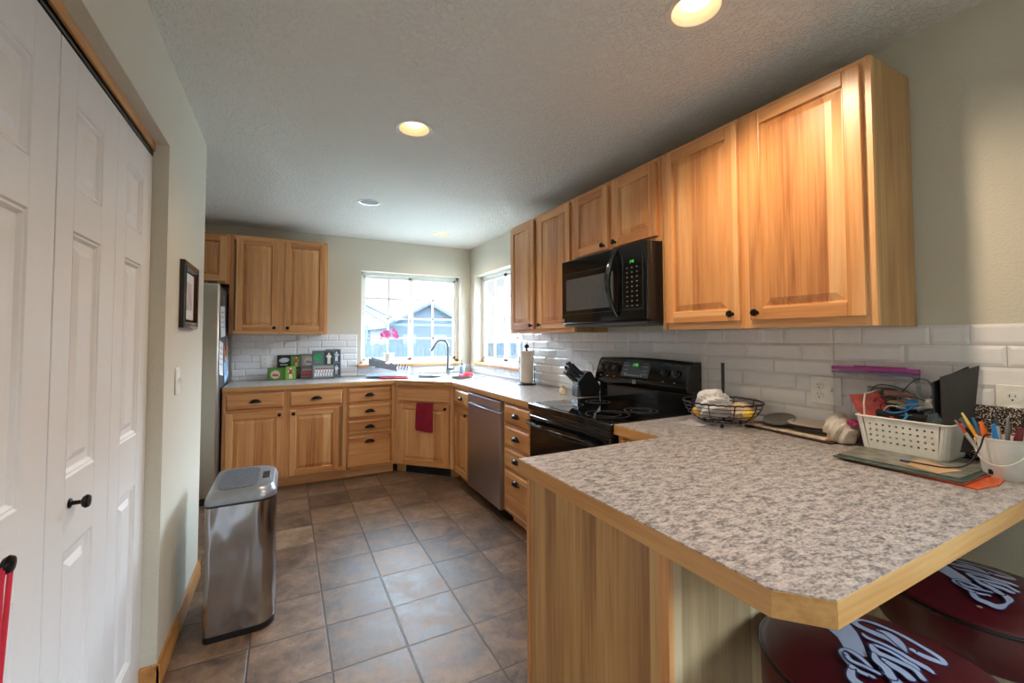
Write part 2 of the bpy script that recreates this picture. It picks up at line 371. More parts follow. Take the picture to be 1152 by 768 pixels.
# left wall with closet opening, closet niche, fridge alcove
CO0, CO1, CH = -4.31, -2.79, 2.088
w1 = MB(); w1.box(XL-.12, XL, CO1, -1.955, 0, H).box(XL-.12, XL, -8.2, CO0, 0, H).box(XL-.12, XL, CO0, CO1, CH, H)
w1.box(-3.6, XL-.12, -2.075, -1.955, 0, H).box(-3.6, -3.48, -2.075, 0, 0, H)
w1.box(-3.2, -3.1, CO0-.3, CO1+.3, 0, H).box(-3.1, XL-.12, CO0-.3, CO0-.2, 0, H).box(-3.1, XL-.12, CO1+.2, CO1+.3, 0, H)
struct(w1.build('wall_left', M_WALL, smooth=False), 'pale textured wall with closet opening, ending beside the refrigerator')
struct(MB().box(-3.6, .16, -8.2, -8.1, 0, H).build('wall_rear', M_WALL, smooth=False))
w1 = MB()
for y0, y1 in ((-7.2, -6.45), (-6.45, -5.7)):
    w1.box(.09, .13, y0, y0+.05, .85, 2.1).box(.09, .13, y1-.05, y1, .85, 2.1).box(.09, .13, y0, y1, .85, .9).box(.09, .13, y0, y1, 2.05, 2.1)
struct(w1.build('fill_window', M_VINYL, smooth=False))  # unseen window added behind the camera, placed and sized as daylight fill
# baseboards (oak, stepped profile)
def baseprof(d=.014, h=.092): return [(0, 0), (d, 0), (d, h-.03), (d*.75, h-.022), (d*.7, h-.01), (d*.3, h), (0, h)]
b = MB(); b.prism([(XL+x, z) for x, z in baseprof()], 'y', -2.79-.013, -1.955+.013); b.box(-2.498, XL+.012, -2.803, -2.79, 0, .09)
b.box(XL-.12, XL+.012, -1.955, -1.942, 0, .09)
struct(b.build('baseboard_left', EDY, bevel=.002), 'honey oak baseboard along the left wall')
# window sills and frames
b = MB(); b.box(WX0-.035, WX1, -.045, .10, WZ0, WZ0+.028)
struct(b.build('trim_1', WX, bevel=.004), 'natural wood sill board under the sink window')
b = MB(); b.box(-.045, .10, WY0-.01, WY1, WZ0, WZ0+.028)
struct(b.build('trim_2', WY, bevel=.004), 'natural wood sill board under the side window')
def window(name, Mx, label):
    zb, zt = WZ0+.028, WZ1; x0, x1 = WX0, WX1
    f = MB(); d0, d1 = .10, .155
    f.box(x0, x0+.035, d0, d1, zb, zt).box(x1-.035, x1, d0, d1, zb, zt).box(x0, x1, d0, d1, zb, zb+.03).box(x0, x1, d0, d1, zt-.035, zt)
    o = f.xf(Mx).build(name, M_VINYL, bevel=.002, smooth=False); struct(o, label)
    mid = (x0+x1)/2
    for k, (a, c, dd) in enumerate(((x0+.03, mid+.03, .125), (mid-.03, x1-.03, .105))):
        s = MB(); w = .034
        s.box(a, a+w, dd, dd+.025, zb+.02, zt-.03).box(c-w, c, dd, dd+.025, zb+.02, zt-.03).box(a, c, dd, dd+.025, zb+.02, zb+.06).box(a, c, dd, dd+.025, zt-.065, zt-.03)
        s.xf(Mx).build('sash', M_VINYL, o, bevel=.002, smooth=False)
        s = MB(); mm = (a+c)/2; s.box(mm-.010, mm+.010, dd+.006, dd+.018, zb+.06, zt-.065)
        for i in (1, 2, 3): z = zb+.06+(zt-zb-.125)*i/4; s.box(a+w, c-w, dd+.006, dd+.018, z-.010, z+.010)
        s.xf(Mx).build('muntin_grid', M_VINYL, o, smooth=False)
        MB().box(a+w, c-w, dd+.010, dd+.014, zb+.06, zt-.065).xf(Mx).build('glass_pane', M_GLASS, o, smooth=False)
    l = MB().box(mid-.012, mid+.012, .085, .105, 1.5, 1.56).xf(Mx).build('sash_latch', M_WHITE, o, bevel=.003)
    return o
window('window_1', Matrix.Identity(4), 'white vinyl sliding window with grids behind the sink')
MR = Matrix(((0, 1, 0, 0), (1, 0, 0, 0), (0, 0, 1, 0), (0, 0, 0, 1)))
window('window_2', MR, 'white vinyl sliding window with grids on the right wall')

# bifold closet doors
DX = -2.498
def leaf(par, ya, yb):   # ya > yb ; front faces +x
    w = ya-yb; st = .112
    m = MB(); T = .034; z0, z1 = .018, 2.032; zp = [(.185, .805), (.985, 1.592), (1.70, 1.908)]
    m.box(0, st, 0, T, z0, z1).box(w-st*.8, w, 0, T, z0, z1)
    zs = [z0]+[q for p in zp for q in p]+[z1]
    for i in range(0, len(zs), 2): m.box(st, w-st*.8, 0, T, zs[i], zs[i+1])
    for a, c in zp:
        L = []
        for i, yy in ((0, 0), (.004, .0045), (.009, .0030), (.017, .0105), (.034, .0115), (.052, .0040)):
            xa, xb = st, w-st*.8; L += [(xa+i, yy, a+i), (xb-i, yy, a+i), (xb-i, yy, c-i), (xa+i, yy, c-i)]
        m.add(L, [(k*4+j, k*4+(j+1) % 4, k*4+4+(j+1) % 4, k*4+4+j) for k in range(5) for j in range(4)]+[(20, 21, 22, 23)])
    m.box(st, w-st*.8, .02, T, z0, z1)
    Mx = Matrix(((0, -1, 0, DX), (-1, 0, 0, ya), (0, 0, 1, 0), (0, 0, 0, 1)))
    # local x -> -y(world), local y(depth) -> -x(world)
    return m.xf(Mx).build('door_leaf', M_DOOR, par, world=True, smooth=False, bevel=.0015)
def knob_x(par, y, z, x=DX):
    m = MB(); Mx = Matrix.Rotation(PI/2, 4, 'Y')
    m.lathe([(.012, 0), (.012, .003), (.0055, .006), (.005, .022), (.013, .026), (.0165, .032), (.014, .038), (0, .040)], (x, y, z), 18, M=Mx)
    return m.build('knob', M_BRONZE, par, world=True)
def door(name, ya, label, ky):
    e = bpy.data.objects.new(name, None); COL.objects.link(e); e.location = (DX, ya, 0); WO[e.name] = Vector((DX, ya, 0)); struct(e, label)
    leaf(e, ya-.002, ya-.376); leaf(e, ya-.379, ya-.755); knob_x(e, ky, .918); return e
door('door_1', -2.79, 'white panelled bifold closet door nearest the picture frame', -3.43)
door('door_2', -3.549, 'white panelled bifold closet door with the red cord on its knob', -3.768)
t = MB(); t.box(-2.530, -2.497, CO0, CO1, 2.046, 2.056, 0).box(-2.530, -2.526, CO0, CO1, 2.034, 2.056, 0).box(-2.500, -2.497, CO0, CO1, 2.038, 2.056, 0)
struct(t.build('trim_3', plain('track_metal', '#5b5d5c', .35, .8), smooth=False), 'dark metal bifold track')
struct(MB().box(-2.535, -2.490, CO0, CO1, 2.056, CH).build('trim_4', EDY, smooth=False), 'raw wood header strip above the closet track')

# ================================================================ BACKSPLASH (bevelled subway tile sheets)
PAT = [[0, .1, .3, .4, .6], [0, .23, .48, .6], [0, .105, .355, .6], [0, .2, .45, .6], [0, .06, .29, .49, .6], [0, .15, .4, .6], [0, .1, .35, .6]]
def tiles(name, u0, u1, seam, step, top, bottom, place, label, cut=None):
    m = MB(); P = .0695; m2 = MB()
    nrow = int(math.ceil((top-bottom)/P))
    k0 = int(math.floor((u0-seam)/.6))-1; k1 = int(math.ceil((u1-seam)/.6))+1
    for r in range(nrow):
        zt = top-r*P; zb = max(bottom, zt-P)
        if zt-zb < .01: continue
        row = PAT[(r+step) % 7]
        for k in range(k0, k1):
            for a, c in zip(row[:-1], row[1:]):
                a0, c0 = max(u0, seam+k*.6+a), min(u1, seam+k*.6+c)
                if c0-a0 < .012: continue
                g = .0009; a1, c1, b1, t1 = a0+g, c0-g, zb+g, zt-g
                i = .011; hi = .0065
                rr = [hi+random.uniform(-.0011, .0011) for _ in range(4)]
                cs = [(a1+i, b1+i), (c1-i, b1+i), (c1-i, t1-i), (a1+i, t1-i)]
                if c1-a1 < .03 or t1-b1 < .03: cs = [(a1+.004, b1+.004), (c1-.004, b1+.004), (c1-.004, t1-.004), (a1+.004, t1-.004)]
                v = [(a1, b1, .0028), (c1, b1, .0028), (c1, t1, .0028), (a1, t1, .0028)]+[(p[0], p[1], h) for p, h in zip(cs, rr)]
                v += [(a1, b1, 0), (c1, b1, 0), (c1, t1, 0), (a1, t1, 0)]
                top_f = [(4, 5, 6), (4, 6, 7)] if random.random() < .5 else [(4, 5, 7), (5, 6, 7)]
                m.add([place(*p) for p in v], [(j, (j+1) % 4, 4+(j+1) % 4, 4+j) for j in range(4)]+top_f+[(8+j, 8+(j+1) % 4, (j+1) % 4, j) for j in range(4)], 0)
    q = [place(u0, bottom, .0006), place(u1, bottom, .0006), place(u1, top, .0006), place(u0, top, .0006)]
    m.add(q+[place(u0, bottom, 0), place(u1, bottom, 0), place(u1, top, 0), place(u0, top, 0)], [(0, 1, 2, 3), (4, 5, 1, 0), (5, 6, 2, 1), (6, 7, 3, 2), (7, 4, 0, 3)], 1)
    return struct(m.build(name, [M_TILE, M_GROUT], smooth=False), label)
pb = lambda u, z, d: (u, -d, z)
pr_ = lambda u, z, d: (-d, -u, z)
tiles('trim_5', -2.50, -1.336, -1.932, 0, 1.3695, .915, pb, 'glossy white bevelled subway tile left of the sink window')
tiles('trim_6', -1.336, -.001, -1.932, 5, 1.011, .915, pb, 'glossy white tile under the sink window')
tiles('trim_7', .001, 1.314, .328, 5, 1.011, .915, pr_, 'glossy white tile under the side window')
tiles('trim_8', 1.316, 4.507, 2.128, 0, 1.3695, .915, pr_, 'glossy white bevelled subway tile behind range and peninsula')

# ================================================================ CABINETS
def cup_pull(par, x, z, y=-.019):
    m = MB(); n = 14; rings = []
    w, h, d = .044, .026, .024
    v = []; NU, NV = 14, 8
    for lay, s in ((0, 1.0), (1, .90)):
        for i in range(NU+1):
            for j in range(NV+1):
                a = PI*i/NU; bb = PI/2*j/NV
                v.append((x+w*s*math.cos(a)*math.cos(bb*.0+0)*(math.cos(bb)*.0+1)*math.sqrt(max(0, 1-(math.sin(bb)*.0))), y-d*s*math.sin(bb)*math.sin(a)**.5, z-h*.35+h*s*math.sin(a)*math.cos(bb)*1.15))
    off = (NU+1)*(NV+1)
    for lay in (0, 1):
        for i in range(NU):
            for j in range(NV):
                q = lay*off+i*(NV+1)+j; m.f.append([q, q+1, q+NV+2, q+NV+1]); m.m.append(0)
    m.v = v
    m.box(x-w-.006, x+w+.006, y-.0025, y, z-h*.35-.001, z-h*.35+.006).cyl((x-w*.8, y-.003, z-.004), (x+w*.8, y-.003, z-.004), .003, n=8)
    return m.build('cup_pull', M_BRONZE, par)
def knob_y(par, x, z, y=-.019):
    Mx = Matrix.Rotation(PI/2, 4, 'X')
    return MB().lathe([(.008, 0), (.006, .004), (.005, .014), (.012, .017), (.0155, .022), (.013, .028), (0, .030)], (x, y, z), 16, M=Mx).build('knob', M_BRONZE, par)
def front_door(root, x0, x1, z0, z1, kn, fw=.052):
    d = MB(); T = .019
    d.box(x0, x0+fw, -T, 0, z0, z1, 0).box(x1-fw, x1, -T, 0, z0, z1, 0)
    d.box(x0+fw, x1-fw, -T, 0, z0, z0+fw, 1).box(x0+fw, x1-fw, -T, 0, z1-fw, z1, 1)
    o = d.build('door', [WZ, WX], root, bevel=.003, smooth=False)
    MB().panel(x0+fw, x1-fw, z0+fw, z1-fw, -T+.002, .009, .004, .030, .009).build('panel', WZ, o, smooth=False)
    if kn: knob_y(o, *kn)
    return o
def drawer(root, x0, x1, z0, z1, pull=True, pz=None):
    T = .019; e = .012; m = MB()
    m.loft([[(x0, 0, z0), (x1, 0, z0), (x1, 0, z1), (x0, 0, z1)], [(x0, -T+.006, z0), (x1, -T+.006, z0), (x1, -T+.006, z1), (x0, -T+.006, z1)], [(x0+e, -T, z0+e), (x1-e, -T, z0+e), (x1-e, -T, z1-e), (x0+e, -T, z1-e)]])
    o = m.build('drawer', WX, root, smooth=False, bevel=.0015)
    if pull: cup_pull(o, (x0+x1)/2, pz if pz else (z0+z1)/2)
    return o
def cabinet(name, label, cat, loc, rz, w, z0, z1, depth, doors=(), drawers=(), mids=(), toe=True, group=None, rails=()):
    r = thing(name, label, cat, loc, rz, group)
    c = MB().box(0, w, .018, depth, z0+(.0), z1)
    c.build('carcass', PZ, r, smooth=False)
    f = MB(); s = .032
    f.box(0, s, 0, .018, z0, z1, 0).box(w-s, w, 0, .018, z0, z1, 0)
    for x in mids: f.box(x-.026, x+.026, 0, .018, z0, z1, 0)
    xs = [s]+[q for x in mids for q in (x-.026, x+.026)]+[w-s]
    for a, b_ in zip(xs[::2], xs[1::2]):
        f.box(a, b_, 0, .018, z0, z0+.035, 1).box(a, b_, 0, .018, z1-.04, z1, 1)
        for z in rails: f.box(a, b_, 0, .018, z-.015, z+.015, 1)
    f.build('face_frame', [WZ, WX], r, smooth=False)
    if toe: MB().box(0, w, .075, .09, .0, z0+.002).build('toe_kick', WX, r, smooth=False)
    for d in doors: front_door(r, *d)
    for d in drawers: drawer(r, *d)
    return r
BZ0, BZ1 = .09, .872
# back run, local x = world x + 2.496
X0 = -2.496
cabinet('base_cabinet', 'wide oak base cabinet beside the refrigerator with two drawers over two doors', 'cabinet', (X0, -.61, 0), 0, .985, BZ0, BZ1, .60,
    doors=[(.026, .455, .108, .688, (.425, .658)), (.505, .915, .108, .688, (.535, .658))], drawers=[(.026, .456, .718, .848), (.508, .943, .718, .848)], mids=(.48,), rails=(.703,))
cabinet('base_cabinet', 'oak four-drawer base cabinet between the double-door base and the corner sink', 'cabinet', (X0+.987, -.61, 0), 0, .450, BZ0, BZ1, .60,
    drawers=[(.012, .404, .718, .848), (.012, .404, .571, .688), (.012, .404, .420, .543), (.012, .404, .112, .396, True, .345)], rails=(.703, .557, .408))
# diagonal sink cabinet
cw = .445*math.sqrt(2)
sk = thing('sink_cabinet', 'diagonal corner oak sink cabinet with a false drawer over one wide door', 'cabinet', (-1.057, -.612, 0), -PI/4)
MB().box(.0, cw, .018, .03, BZ0, BZ1).build('carcass', PZ, sk, smooth=False)
f = MB(); f.box(0, .035, 0, .018, BZ0, BZ1, 0).box(cw-.035, cw, 0, .018, BZ0, BZ1, 0).box(.035, cw-.035, 0, .018, BZ0, BZ0+.035, 1).box(.035, cw-.035, 0, .018, BZ1-.04, BZ1, 1).box(.035, cw-.035, 0, .018, .69, .72, 1)
f.build('face_frame', [WZ, WX], sk, smooth=False)
front_door(sk, .042, cw-.042, .100, .688, (cw-.072, .655)); drawer(sk, .032, cw-.032, .71, .850, False)
MB().box(-.02, cw+.02, .076, .09, 0, BZ0+.002).build('toe_kick', WX, sk, smooth=False)
g = MB(); g.box(.09, cw-.06, .068, .076, .005, .078, 0)
for i in range(14): x = .10+i*(cw-.175)/13; g.box(x-.003, x+.003, .062, .069, .012, .072, 0)
g.box(.09, cw-.06, .060, .069, .003, .011).box(.09, cw-.06, .060, .069, .071, .080).box(.09, .1, .060, .069, .003, .08).box(cw-.07, cw-.06, .060, .069, .003, .08).box(.085+.5*(cw-.15), .095+.5*(cw-.15)+.01, .06, .069, .003, .08)
g.build('floor_register', M_MATBLK, sk, smooth=False)
# right run, front plane x=-.61, local x = -(world y) - origin, facing -x
RZ = -PI/2
def rloc(y): return (-.61, y, 0)
cabinet('base_cabinet', 'narrow oak base cabinet between the corner sink and the dishwasher', 'cabinet', rloc(-1.062), RZ, .415, BZ0, BZ1, .60,
    doors=[(.045, .405, .100, .690, (.375, .655))], drawers=[(.045, .405, .712, .850)], rails=(.70,))
cabinet('base_cabinet', 'oak four-drawer base cabinet between dishwasher and range', 'cabinet', rloc(-2.108), RZ, .418, BZ0, BZ1, .60,
    drawers=[(.036, .384, .722, .852), (.036, .384, .565, .702), (.036, .384, .418, .545), (.036, .384, .115, .393, True, .335)], rails=(.712, .555, .406))
cabinet('base_cabinet', 'oak corner filler cabinet squeezed between the range and the peninsula', 'cabinet', rloc(-3.306), RZ, .300, BZ0, BZ1, .60, drawers=[(.03, .27, .715, .848, False)], doors=[(.03, .27, .1, .69, None)])
# peninsula
pn = thing('peninsula_cabinet', 'oak peninsula cabinet with plain veneer end under the mottled worktop', 'cabinet', (-1.29, -3.61, 0))
m = MB().box(.012, 1.286, -.585, -.02, .09, BZ1); m.build('carcass', PZ, pn, smooth=False)
MB().box(0, .012, -.5999, -.004, 0, BZ1).build('end_panel', PZ, pn, smooth=False)
MB().box(-.004, .018, -.02, 0, 0, BZ1).build('corner_stile', WZ, pn, smooth=False, bevel=.002)
MB().box(-.005, .012, -.602, -.572, 0, BZ1).build('corner_stile', WZ, pn, smooth=False, bevel=.002)
MB().box(.013, 1.286, -.600, -.585, 0, BZ1).build('back_panel', BZ, pn, smooth=False)
MB().box(.03, .66, -.10, -.08, 0, .09).build('toe_kick', WX, pn, smooth=False)
for a, b_ in ((.03, .33), (.35, .65)):
    d = MB().box(-b_, -a, -.019, 0, .11, .69).xf(Matrix.Rotation(PI, 4, 'Z')).build('door', [WZ], pn, bevel=.003, smooth=False)
# uppers
UZ0, UZ1 = 1.366, 2.278
def up(name, label, loc, rz, w, doors, mids, z0=UZ0, depth=.288, **k):
    return cabinet(name, label, 'cabinet', loc, rz, w, z0, UZ1, depth, doors=doors, mids=mids, toe=False, **k)
up('wall_cabinet', 'oak double-door wall cabinet left of the sink window', (-2.493, -.295, 0), 0, .828, [(.050, .392, 1.395, 2.250, (.362, 1.425)), (.445, .803, 1.395, 2.250, (.475, 1.425))], (.418,))
up('wall_cabinet', 'short oak wall cabinet above the refrigerator', (-3.40, -.295, 0), 0, .905, [(.03, .43, 1.845, 2.255, (.40, 1.87)), (.475, .878, 1.845, 2.255, (.505, 1.87))], (.452,), z0=1.82)
XU = -.295
up('wall_cabinet', 'tall oak double-door wall cabinet between the side window and the microwave', (XU, -1.630, 0), RZ, .908, [(.022, .405, 1.395, 2.258, (.375, 1.425)), (.470, .880, 1.395, 2.258, (.500, 1.425))], (.437,))
up('wall_cabinet', 'short oak double-door wall cabinet above the microwave', (XU, -2.540, 0), RZ, .758, [(.022, .356, 1.862, 2.255, (.326, 1.888)), (.398, .736, 1.862, 2.255, (.428, 1.888))], (.377,), z0=1.832)
up('wall_cabinet', 'large oak double-door wall cabinet over the cluttered counter end', (XU, -3.302, 0), RZ, .894, [(.026, .424, 1.398, 2.258, (.394, 1.428)), (.472, .870, 1.398, 2.258, (.502, 1.428))], (.448,))

# ================================================================ COUNTERTOPS
def strip(pts, t, z0, z1):
    o = offset(pts, t); P = [Vector(p) for p in pts]; m = MB()
    for i in range(len(P)-1):
        d = P[i+1]-P[i]; k = 0 if abs(d.x) > abs(d.y) else 1
        a, b_, c, e = P[i], P[i+1], o[i+1], o[i]
        m.add([(q.x, q.y, z) for z in (z0, z1) for q in (a, b_, c, e)], [(3, 2, 1, 0), (4, 5, 6, 7), (0, 1, 5, 4), (1, 2, 6, 5), (2, 3, 7, 6), (3, 0, 4, 7)], k)
    return m
D = 1.068
def diag_pt(s, w):   # s along the diagonal (+ toward right), w away from the room
    q = 1/math.sqrt(2); return (-.56+s*q+w*q, -.56-s*q+w*q)
SH = [diag_pt(x, y) for x, y in rrect(-.375, .375, -.275, .125, .07)]
out = [(-2.496, -.004), (-2.496, -.635), (-D, -.635), (-.635, -D), (-.635, -2.532), (-.004, -2.532), (-.004, -.004)]
ct = thing('countertop', 'grey mottled laminate worktop with wood edge running through the sink corner', 'countertop', (-1.5, -.3, .874))
vs, fs = poly(out, [SH], .8745, .914); MB().add(vs, fs).build('laminate_top', M_LAM, ct, world=True, smooth=False)
strip([(-2.496, -.637), (-D-.001, -.637), (-.637, -D-.001), (-.637, -2.532)], .022, .873, .9118).build('wood_edge', [EDX, EDY], ct, world=True, smooth=False, bevel=.003)
YP, YR, XT = -3.592, -4.507, -1.315
out = [(-.004, -3.303), (-.635, -3.303), (-.635, YP), (XT, YP), (XT, -4.441), (-1.254, YR), (-.004, YR)]
cp = thing('peninsula_countertop', 'grey mottled laminate peninsula worktop with clipped corner and wood edge', 'countertop', (-.7, -4.0, .874))
vs, fs = poly(out, [], .8745, .914); MB().add(vs, fs).build('laminate_top', M_LAM, cp, world=True, smooth=False)
strip([(-.637, -3.303), (-.637, YP+.002), (XT-.002, YP+.002), (XT-.002, -4.442), (-1.2548, YR-.002), (-.004, YR-.002)], .022, .868, .9118).build('wood_edge', [EDX, EDY], cp, world=True, smooth=False, bevel=.0012)
# ================================================================ APPLIANCES
# range
rg = thing('range', 'black glass-top electric range with control backguard', 'stove', (-.33, -2.918, 0))
ya, yb = -2.538, -3.298
MB().box(-.62, -.03, yb+.002, ya-.002, .03, .895).build('body', M_MATBLK, rg, world=True, smooth=False)
m = MB().box(-.662, -.06, yb, ya, .878, .918); m.build('cooktop_frame', M_BLK, rg, world=True, bevel=.006)
ck = MB().box(-.640, -.135, yb+.02, ya-.02, .9175, .9205).build('cooktop_glass', M_GLASSBLK, rg, world=True, bevel=.001)
gr_ = plain('burner_ring', '#5a5a5e', .3)
for x, y, r in ((-.50, -2.73, .10), (-.50, -3.10, .115), (-.26, -2.73, .075), (-.26, -3.10, .09)):
    m = MB()
    for rr in (r, r*.62):
        m.tube([(x+rr*math.cos(2*PI*i/40), y+rr*math.sin(2*PI*i/40), .9206) for i in range(40)], .0009, 4, closed=True)
    m.build('burner_ring', gr_, rg, world=True, smooth=False)
m = MB().box(-.652, -.62, yb+.004, ya-.004, .30, .845)
dr = m.build('oven_door', M_BLK, rg, world=True, bevel=.006)
MB().box(-.6535, -.651, yb+.10, ya-.10, .40, .70).build('door_window', M_GLASSBLK, dr, world=True, smooth=False)
m = MB(); hp = []
for i in range(17): s_ = i/16; hp.append((-.668-.045*math.sin(PI*s_)**.8, ya-.02-(.72)*s_, .800))
m.tube(hp, .013, 8); m.box(-.675, -.65, ya-.035, ya-.008, .787, .813).box(-.675, -.65, yb+.008, yb+.035, .787, .813)
m.build('handle', M_BLK, dr, world=True)
m = MB()
for z in (.850, .858, .866, .874): m.box(-.650, -.615, yb+.01, ya-.01, z-.0018, z+.0018)
m.build('vent_slots', plain('dark_chrome', '#77797d', .2, .9), rg, world=True, smooth=False)
MB().box(-.650, -.62, yb+.004, ya-.004, .075, .285).build('storage_drawer', M_BLK, rg, world=True, bevel=.005)
prof = [(-.004, .9), (-.082, .9), (-.082, 1.02), (-.118, 1.028), (-.125, 1.05), (-.122, 1.075), (-.082, 1.180), (-.066, 1.192), (-.004, 1.192)]
m = MB(); rings = []
for i in range(13):
    s_ = i/12; y = ya+(yb-ya)*s_; a = 1-(2*s_-1)**4*.0
    arch = .010*math.sin(PI*s_)
    rings.append([(x, y, z+(arch if z > 1.1 else 0)) for x, z in prof])
bg = m.loft(rings).build('backguard', M_BLK, rg, world=True, bevel=.004, ang=25)
def bgp(y, k, o=.001):   # point on slanted panel, k 0 low..1 high
    x = -.122+(.040)*k; z = 1.078+(.105)*k; return Vector((x-o*.93, y, z+o*.36))
nrm = Vector((-.934, 0, .356)); upv = Vector((.356, 0, .934))
M_CTRL = plain('control_film', '#30343a', .25)
m = MB(); m.obox(bgp(-2.90, .5, .0005), (0, .115, 0), upv*.050, nrm*.001); m.build('control_panel', M_CTRL, bg, world=True, smooth=False)
M_GRN = plain('green_digits', '#183018', .4, emit='#6dff60', es=.7); M_PRT = plain('pale_print', '#96999c', .5)
SEG = {'0': 'abcdef', '1': 'bc', '2': 'abged', '3': 'abgcd', '4': 'fgbc', '5': 'afgcd', '6': 'afgedc', '7': 'abc', '8': 'abcdefg', '9': 'abcfgd', ':': ':'}
def digits(text, o, right, up, nr, h):
    o, right, up, nr = map(Vector, (o, right, up, nr)); m = MB(); w = h*.5; t = h*.07; x = 0
    for ch in text:
        if ch == ':':
            for q in (.3, .7): m.obox(o+right*(x+t)+up*h*q, right*t, up*t, nr*.0004)
            x += h*.25; continue
        P = {'a': (w/2, h, 1), 'b': (w, h*.75, 0), 'c': (w, h*.25, 0), 'd': (w/2, 0, 1), 'e': (0, h*.25, 0), 'f': (0, h*.75, 0), 'g': (w/2, h/2, 1)}
        for sgm in SEG[ch]:
            px, pz, hor = P[sgm]
            m.obox(o+right*(x+px)+up*pz, right*(w/2 if hor else t), up*(t if hor else h/4), nr*.0004)
        x += w+h*.22
    return m
digits('2:49', bgp(-2.875, .68, .0018), (0, -1, 0), upv, nrm, .017).build('display', M_GRN, bg, world=True, smooth=False)
m = MB()
for y in [-2.80+.0-.016*i for i in range(3)]+[-2.96-.016*i for i in range(3)]:
    for k in (.25, .45, .68, .85): m.obox(bgp(y, k, .0018), (0, .0045, 0), upv*.0016, nrm*.0003)
for i in range(8): m.obox(bgp(-2.82-.02*i, .15, .0018), (0, .004, 0), upv*.003, nrm*.0003)
for y in (-2.60, -2.665, -2.73, -3.135, -3.215):
    for a in range(-2, 3): m.obox(bgp(y-.014*a, .92-.04*abs(a), .0014), (0, .002, 0), upv*.002, nrm*.0003)
    m.obox(bgp(y, -.02, .0014), (0, .008, 0), upv*.002, nrm*.0003)
m.build('panel_print', M_PRT, bg, world=True, smooth=False)
Mk = Matrix((( upv.x, 0, nrm.x), (0, 1, 0), (upv.z, 0, nrm.z))).to_4x4()
for y in (-2.60, -2.665, -2.73, -3.135, -3.215):
    kb = MB().lathe([(.024, 0), (.024, .004), (.019, .007), (.018, .020), (.015, .023), (0, .023)], bgp(y, .45, .001), 20, M=Mk).obox(bgp(y, .45, .025), (0, .0035, 0), upv*.018, nrm*.004).build('knob', M_MATBLK, bg, world=True)
def block_letters(m, rows, o, right, up, nr, s):
    o, right, up, nr = map(Vector, (o, right, up, nr))
    for j, row in enumerate(rows):
        for i, c in enumerate(row):
            if c == '#': m.obox(o+right*(i+.5)*s+up*(len(rows)-j-.5)*s, right*s*.5, up*s*.5, nr*.0004)
    return m
LOGO = ['##.##.#', '#..#.#.', '##.##.#', '.#.#..#', '##.##.#']
block_letters(MB(), LOGO, (-.1262, -2.895, 1.045), (0, -1, 0), (0, 0, 1), (-1, 0, 0), .0042).build('badge', M_PRT, bg, world=True, smooth=False)
# microwave
mw = thing('microwave', 'black over-the-range microwave with curved door handle', 'microwave', (-.2, -2.92, 1.41))
MB().box(-.372, -.004, -3.298, -2.544, 1.412, 1.828).build('body', plain('dark_brown_metal', '#1a1513', .3), mw, world=True, bevel=.003)
mdoor = MB().box(-.402, -.372, -3.298, -2.544, 1.418, 1.828).build('door', M_BLK, mw, world=True, bevel=.006)
MB().box(-.404, -.4015, -3.045, -2.60, 1.50, 1.70).build('door_window', plain('reflection_grey_glass', '#4d5054', .22, coat=.4), mdoor, world=True, smooth=False)  # grey base colour stands in for the reflection on the glass
m = MB()
for a in ((-.4035, -.4018, -3.10, -2.56, 1.474, 1.4765), (-.4035, -.4018, -3.05, -2.57, 1.735, 1.7365)): m.box(*a)
m.box(-.4035, -.4018, -3.268, -3.266, 1.478, 1.765).box(-.4035, -.4018, -3.266, -3.12, 1.477, 1.479).box(-.4035, -.4018, -3.122, -3.120, 1.477, 1.765)
m.build('trim_lines', plain('steel_trim', '#7b8288', .25, .8), mdoor, world=True, smooth=False)
pts = [(-.402-.052*math.sin(PI*i/16)**.75, -3.075+.022*math.sin(PI*i/16), 1.440+.372*i/16) for i in range(17)]
MB().tube(pts, .012, 8, radii=[.010+.008*math.sin(PI*i/16) for i in range(17)]).build('handle', M_BLK, mdoor, world=True)
digits('2:49', (-.4042, -3.178, 1.726), (0, -1, 0), (0, 0, 1), (-1, 0, 0), .012).build('display', M_GRN, mdoor, world=True, smooth=False)
m = MB()
for i in range(3):
    for j in range(9):
        y = -3.155-.036*i; z = 1.700-.0255*j; m.box(-.4045, -.4018, y-.0035, y+.0035, z-.0018, z+.0018)
m.build('keypad', M_PRT, mdoor, world=True, smooth=False)
MB().box(-.39, -.03, -3.28, -2.56, 1.398, 1.412).build('vent_grille', plain('grey_grille', '#56585a', .5, .5), mw, world=True, smooth=False)
MB().box(-.405, -.4018, -2.572, -2.556, 1.430, 1.450).build('badge', M_PRT, mdoor, world=True, smooth=False)
# dishwasher
dw = thing('dishwasher', 'stainless steel dishwasher between the narrow cabinet and the four-drawer base', 'dishwasher', (-.6, -1.79, 0))
MB().box(-.60, -.03, -2.104, -1.481, .10, .870).build('tub', M_MATBLK, dw, world=True, smooth=False)
dd = MB().box(-.640, -.60, -2.100, -1.485, .085, .780).box(-.640, -.60, -2.100, -1.485, .795, .862).box(-.622, -.60, -2.100, -1.485, .78, .795).build('door', M_SS, dw, world=True, bevel=.003, smooth=False)
MB().box(-.645, -.625, -1.93, -1.63, .768, .780).build('pocket_handle', M_NICK, dd, world=True, bevel=.003)
MB().box(-.56, -.54, -2.10, -1.485, .0, .10).build('toe_kick', M_MATBLK, dw, world=True, smooth=False)
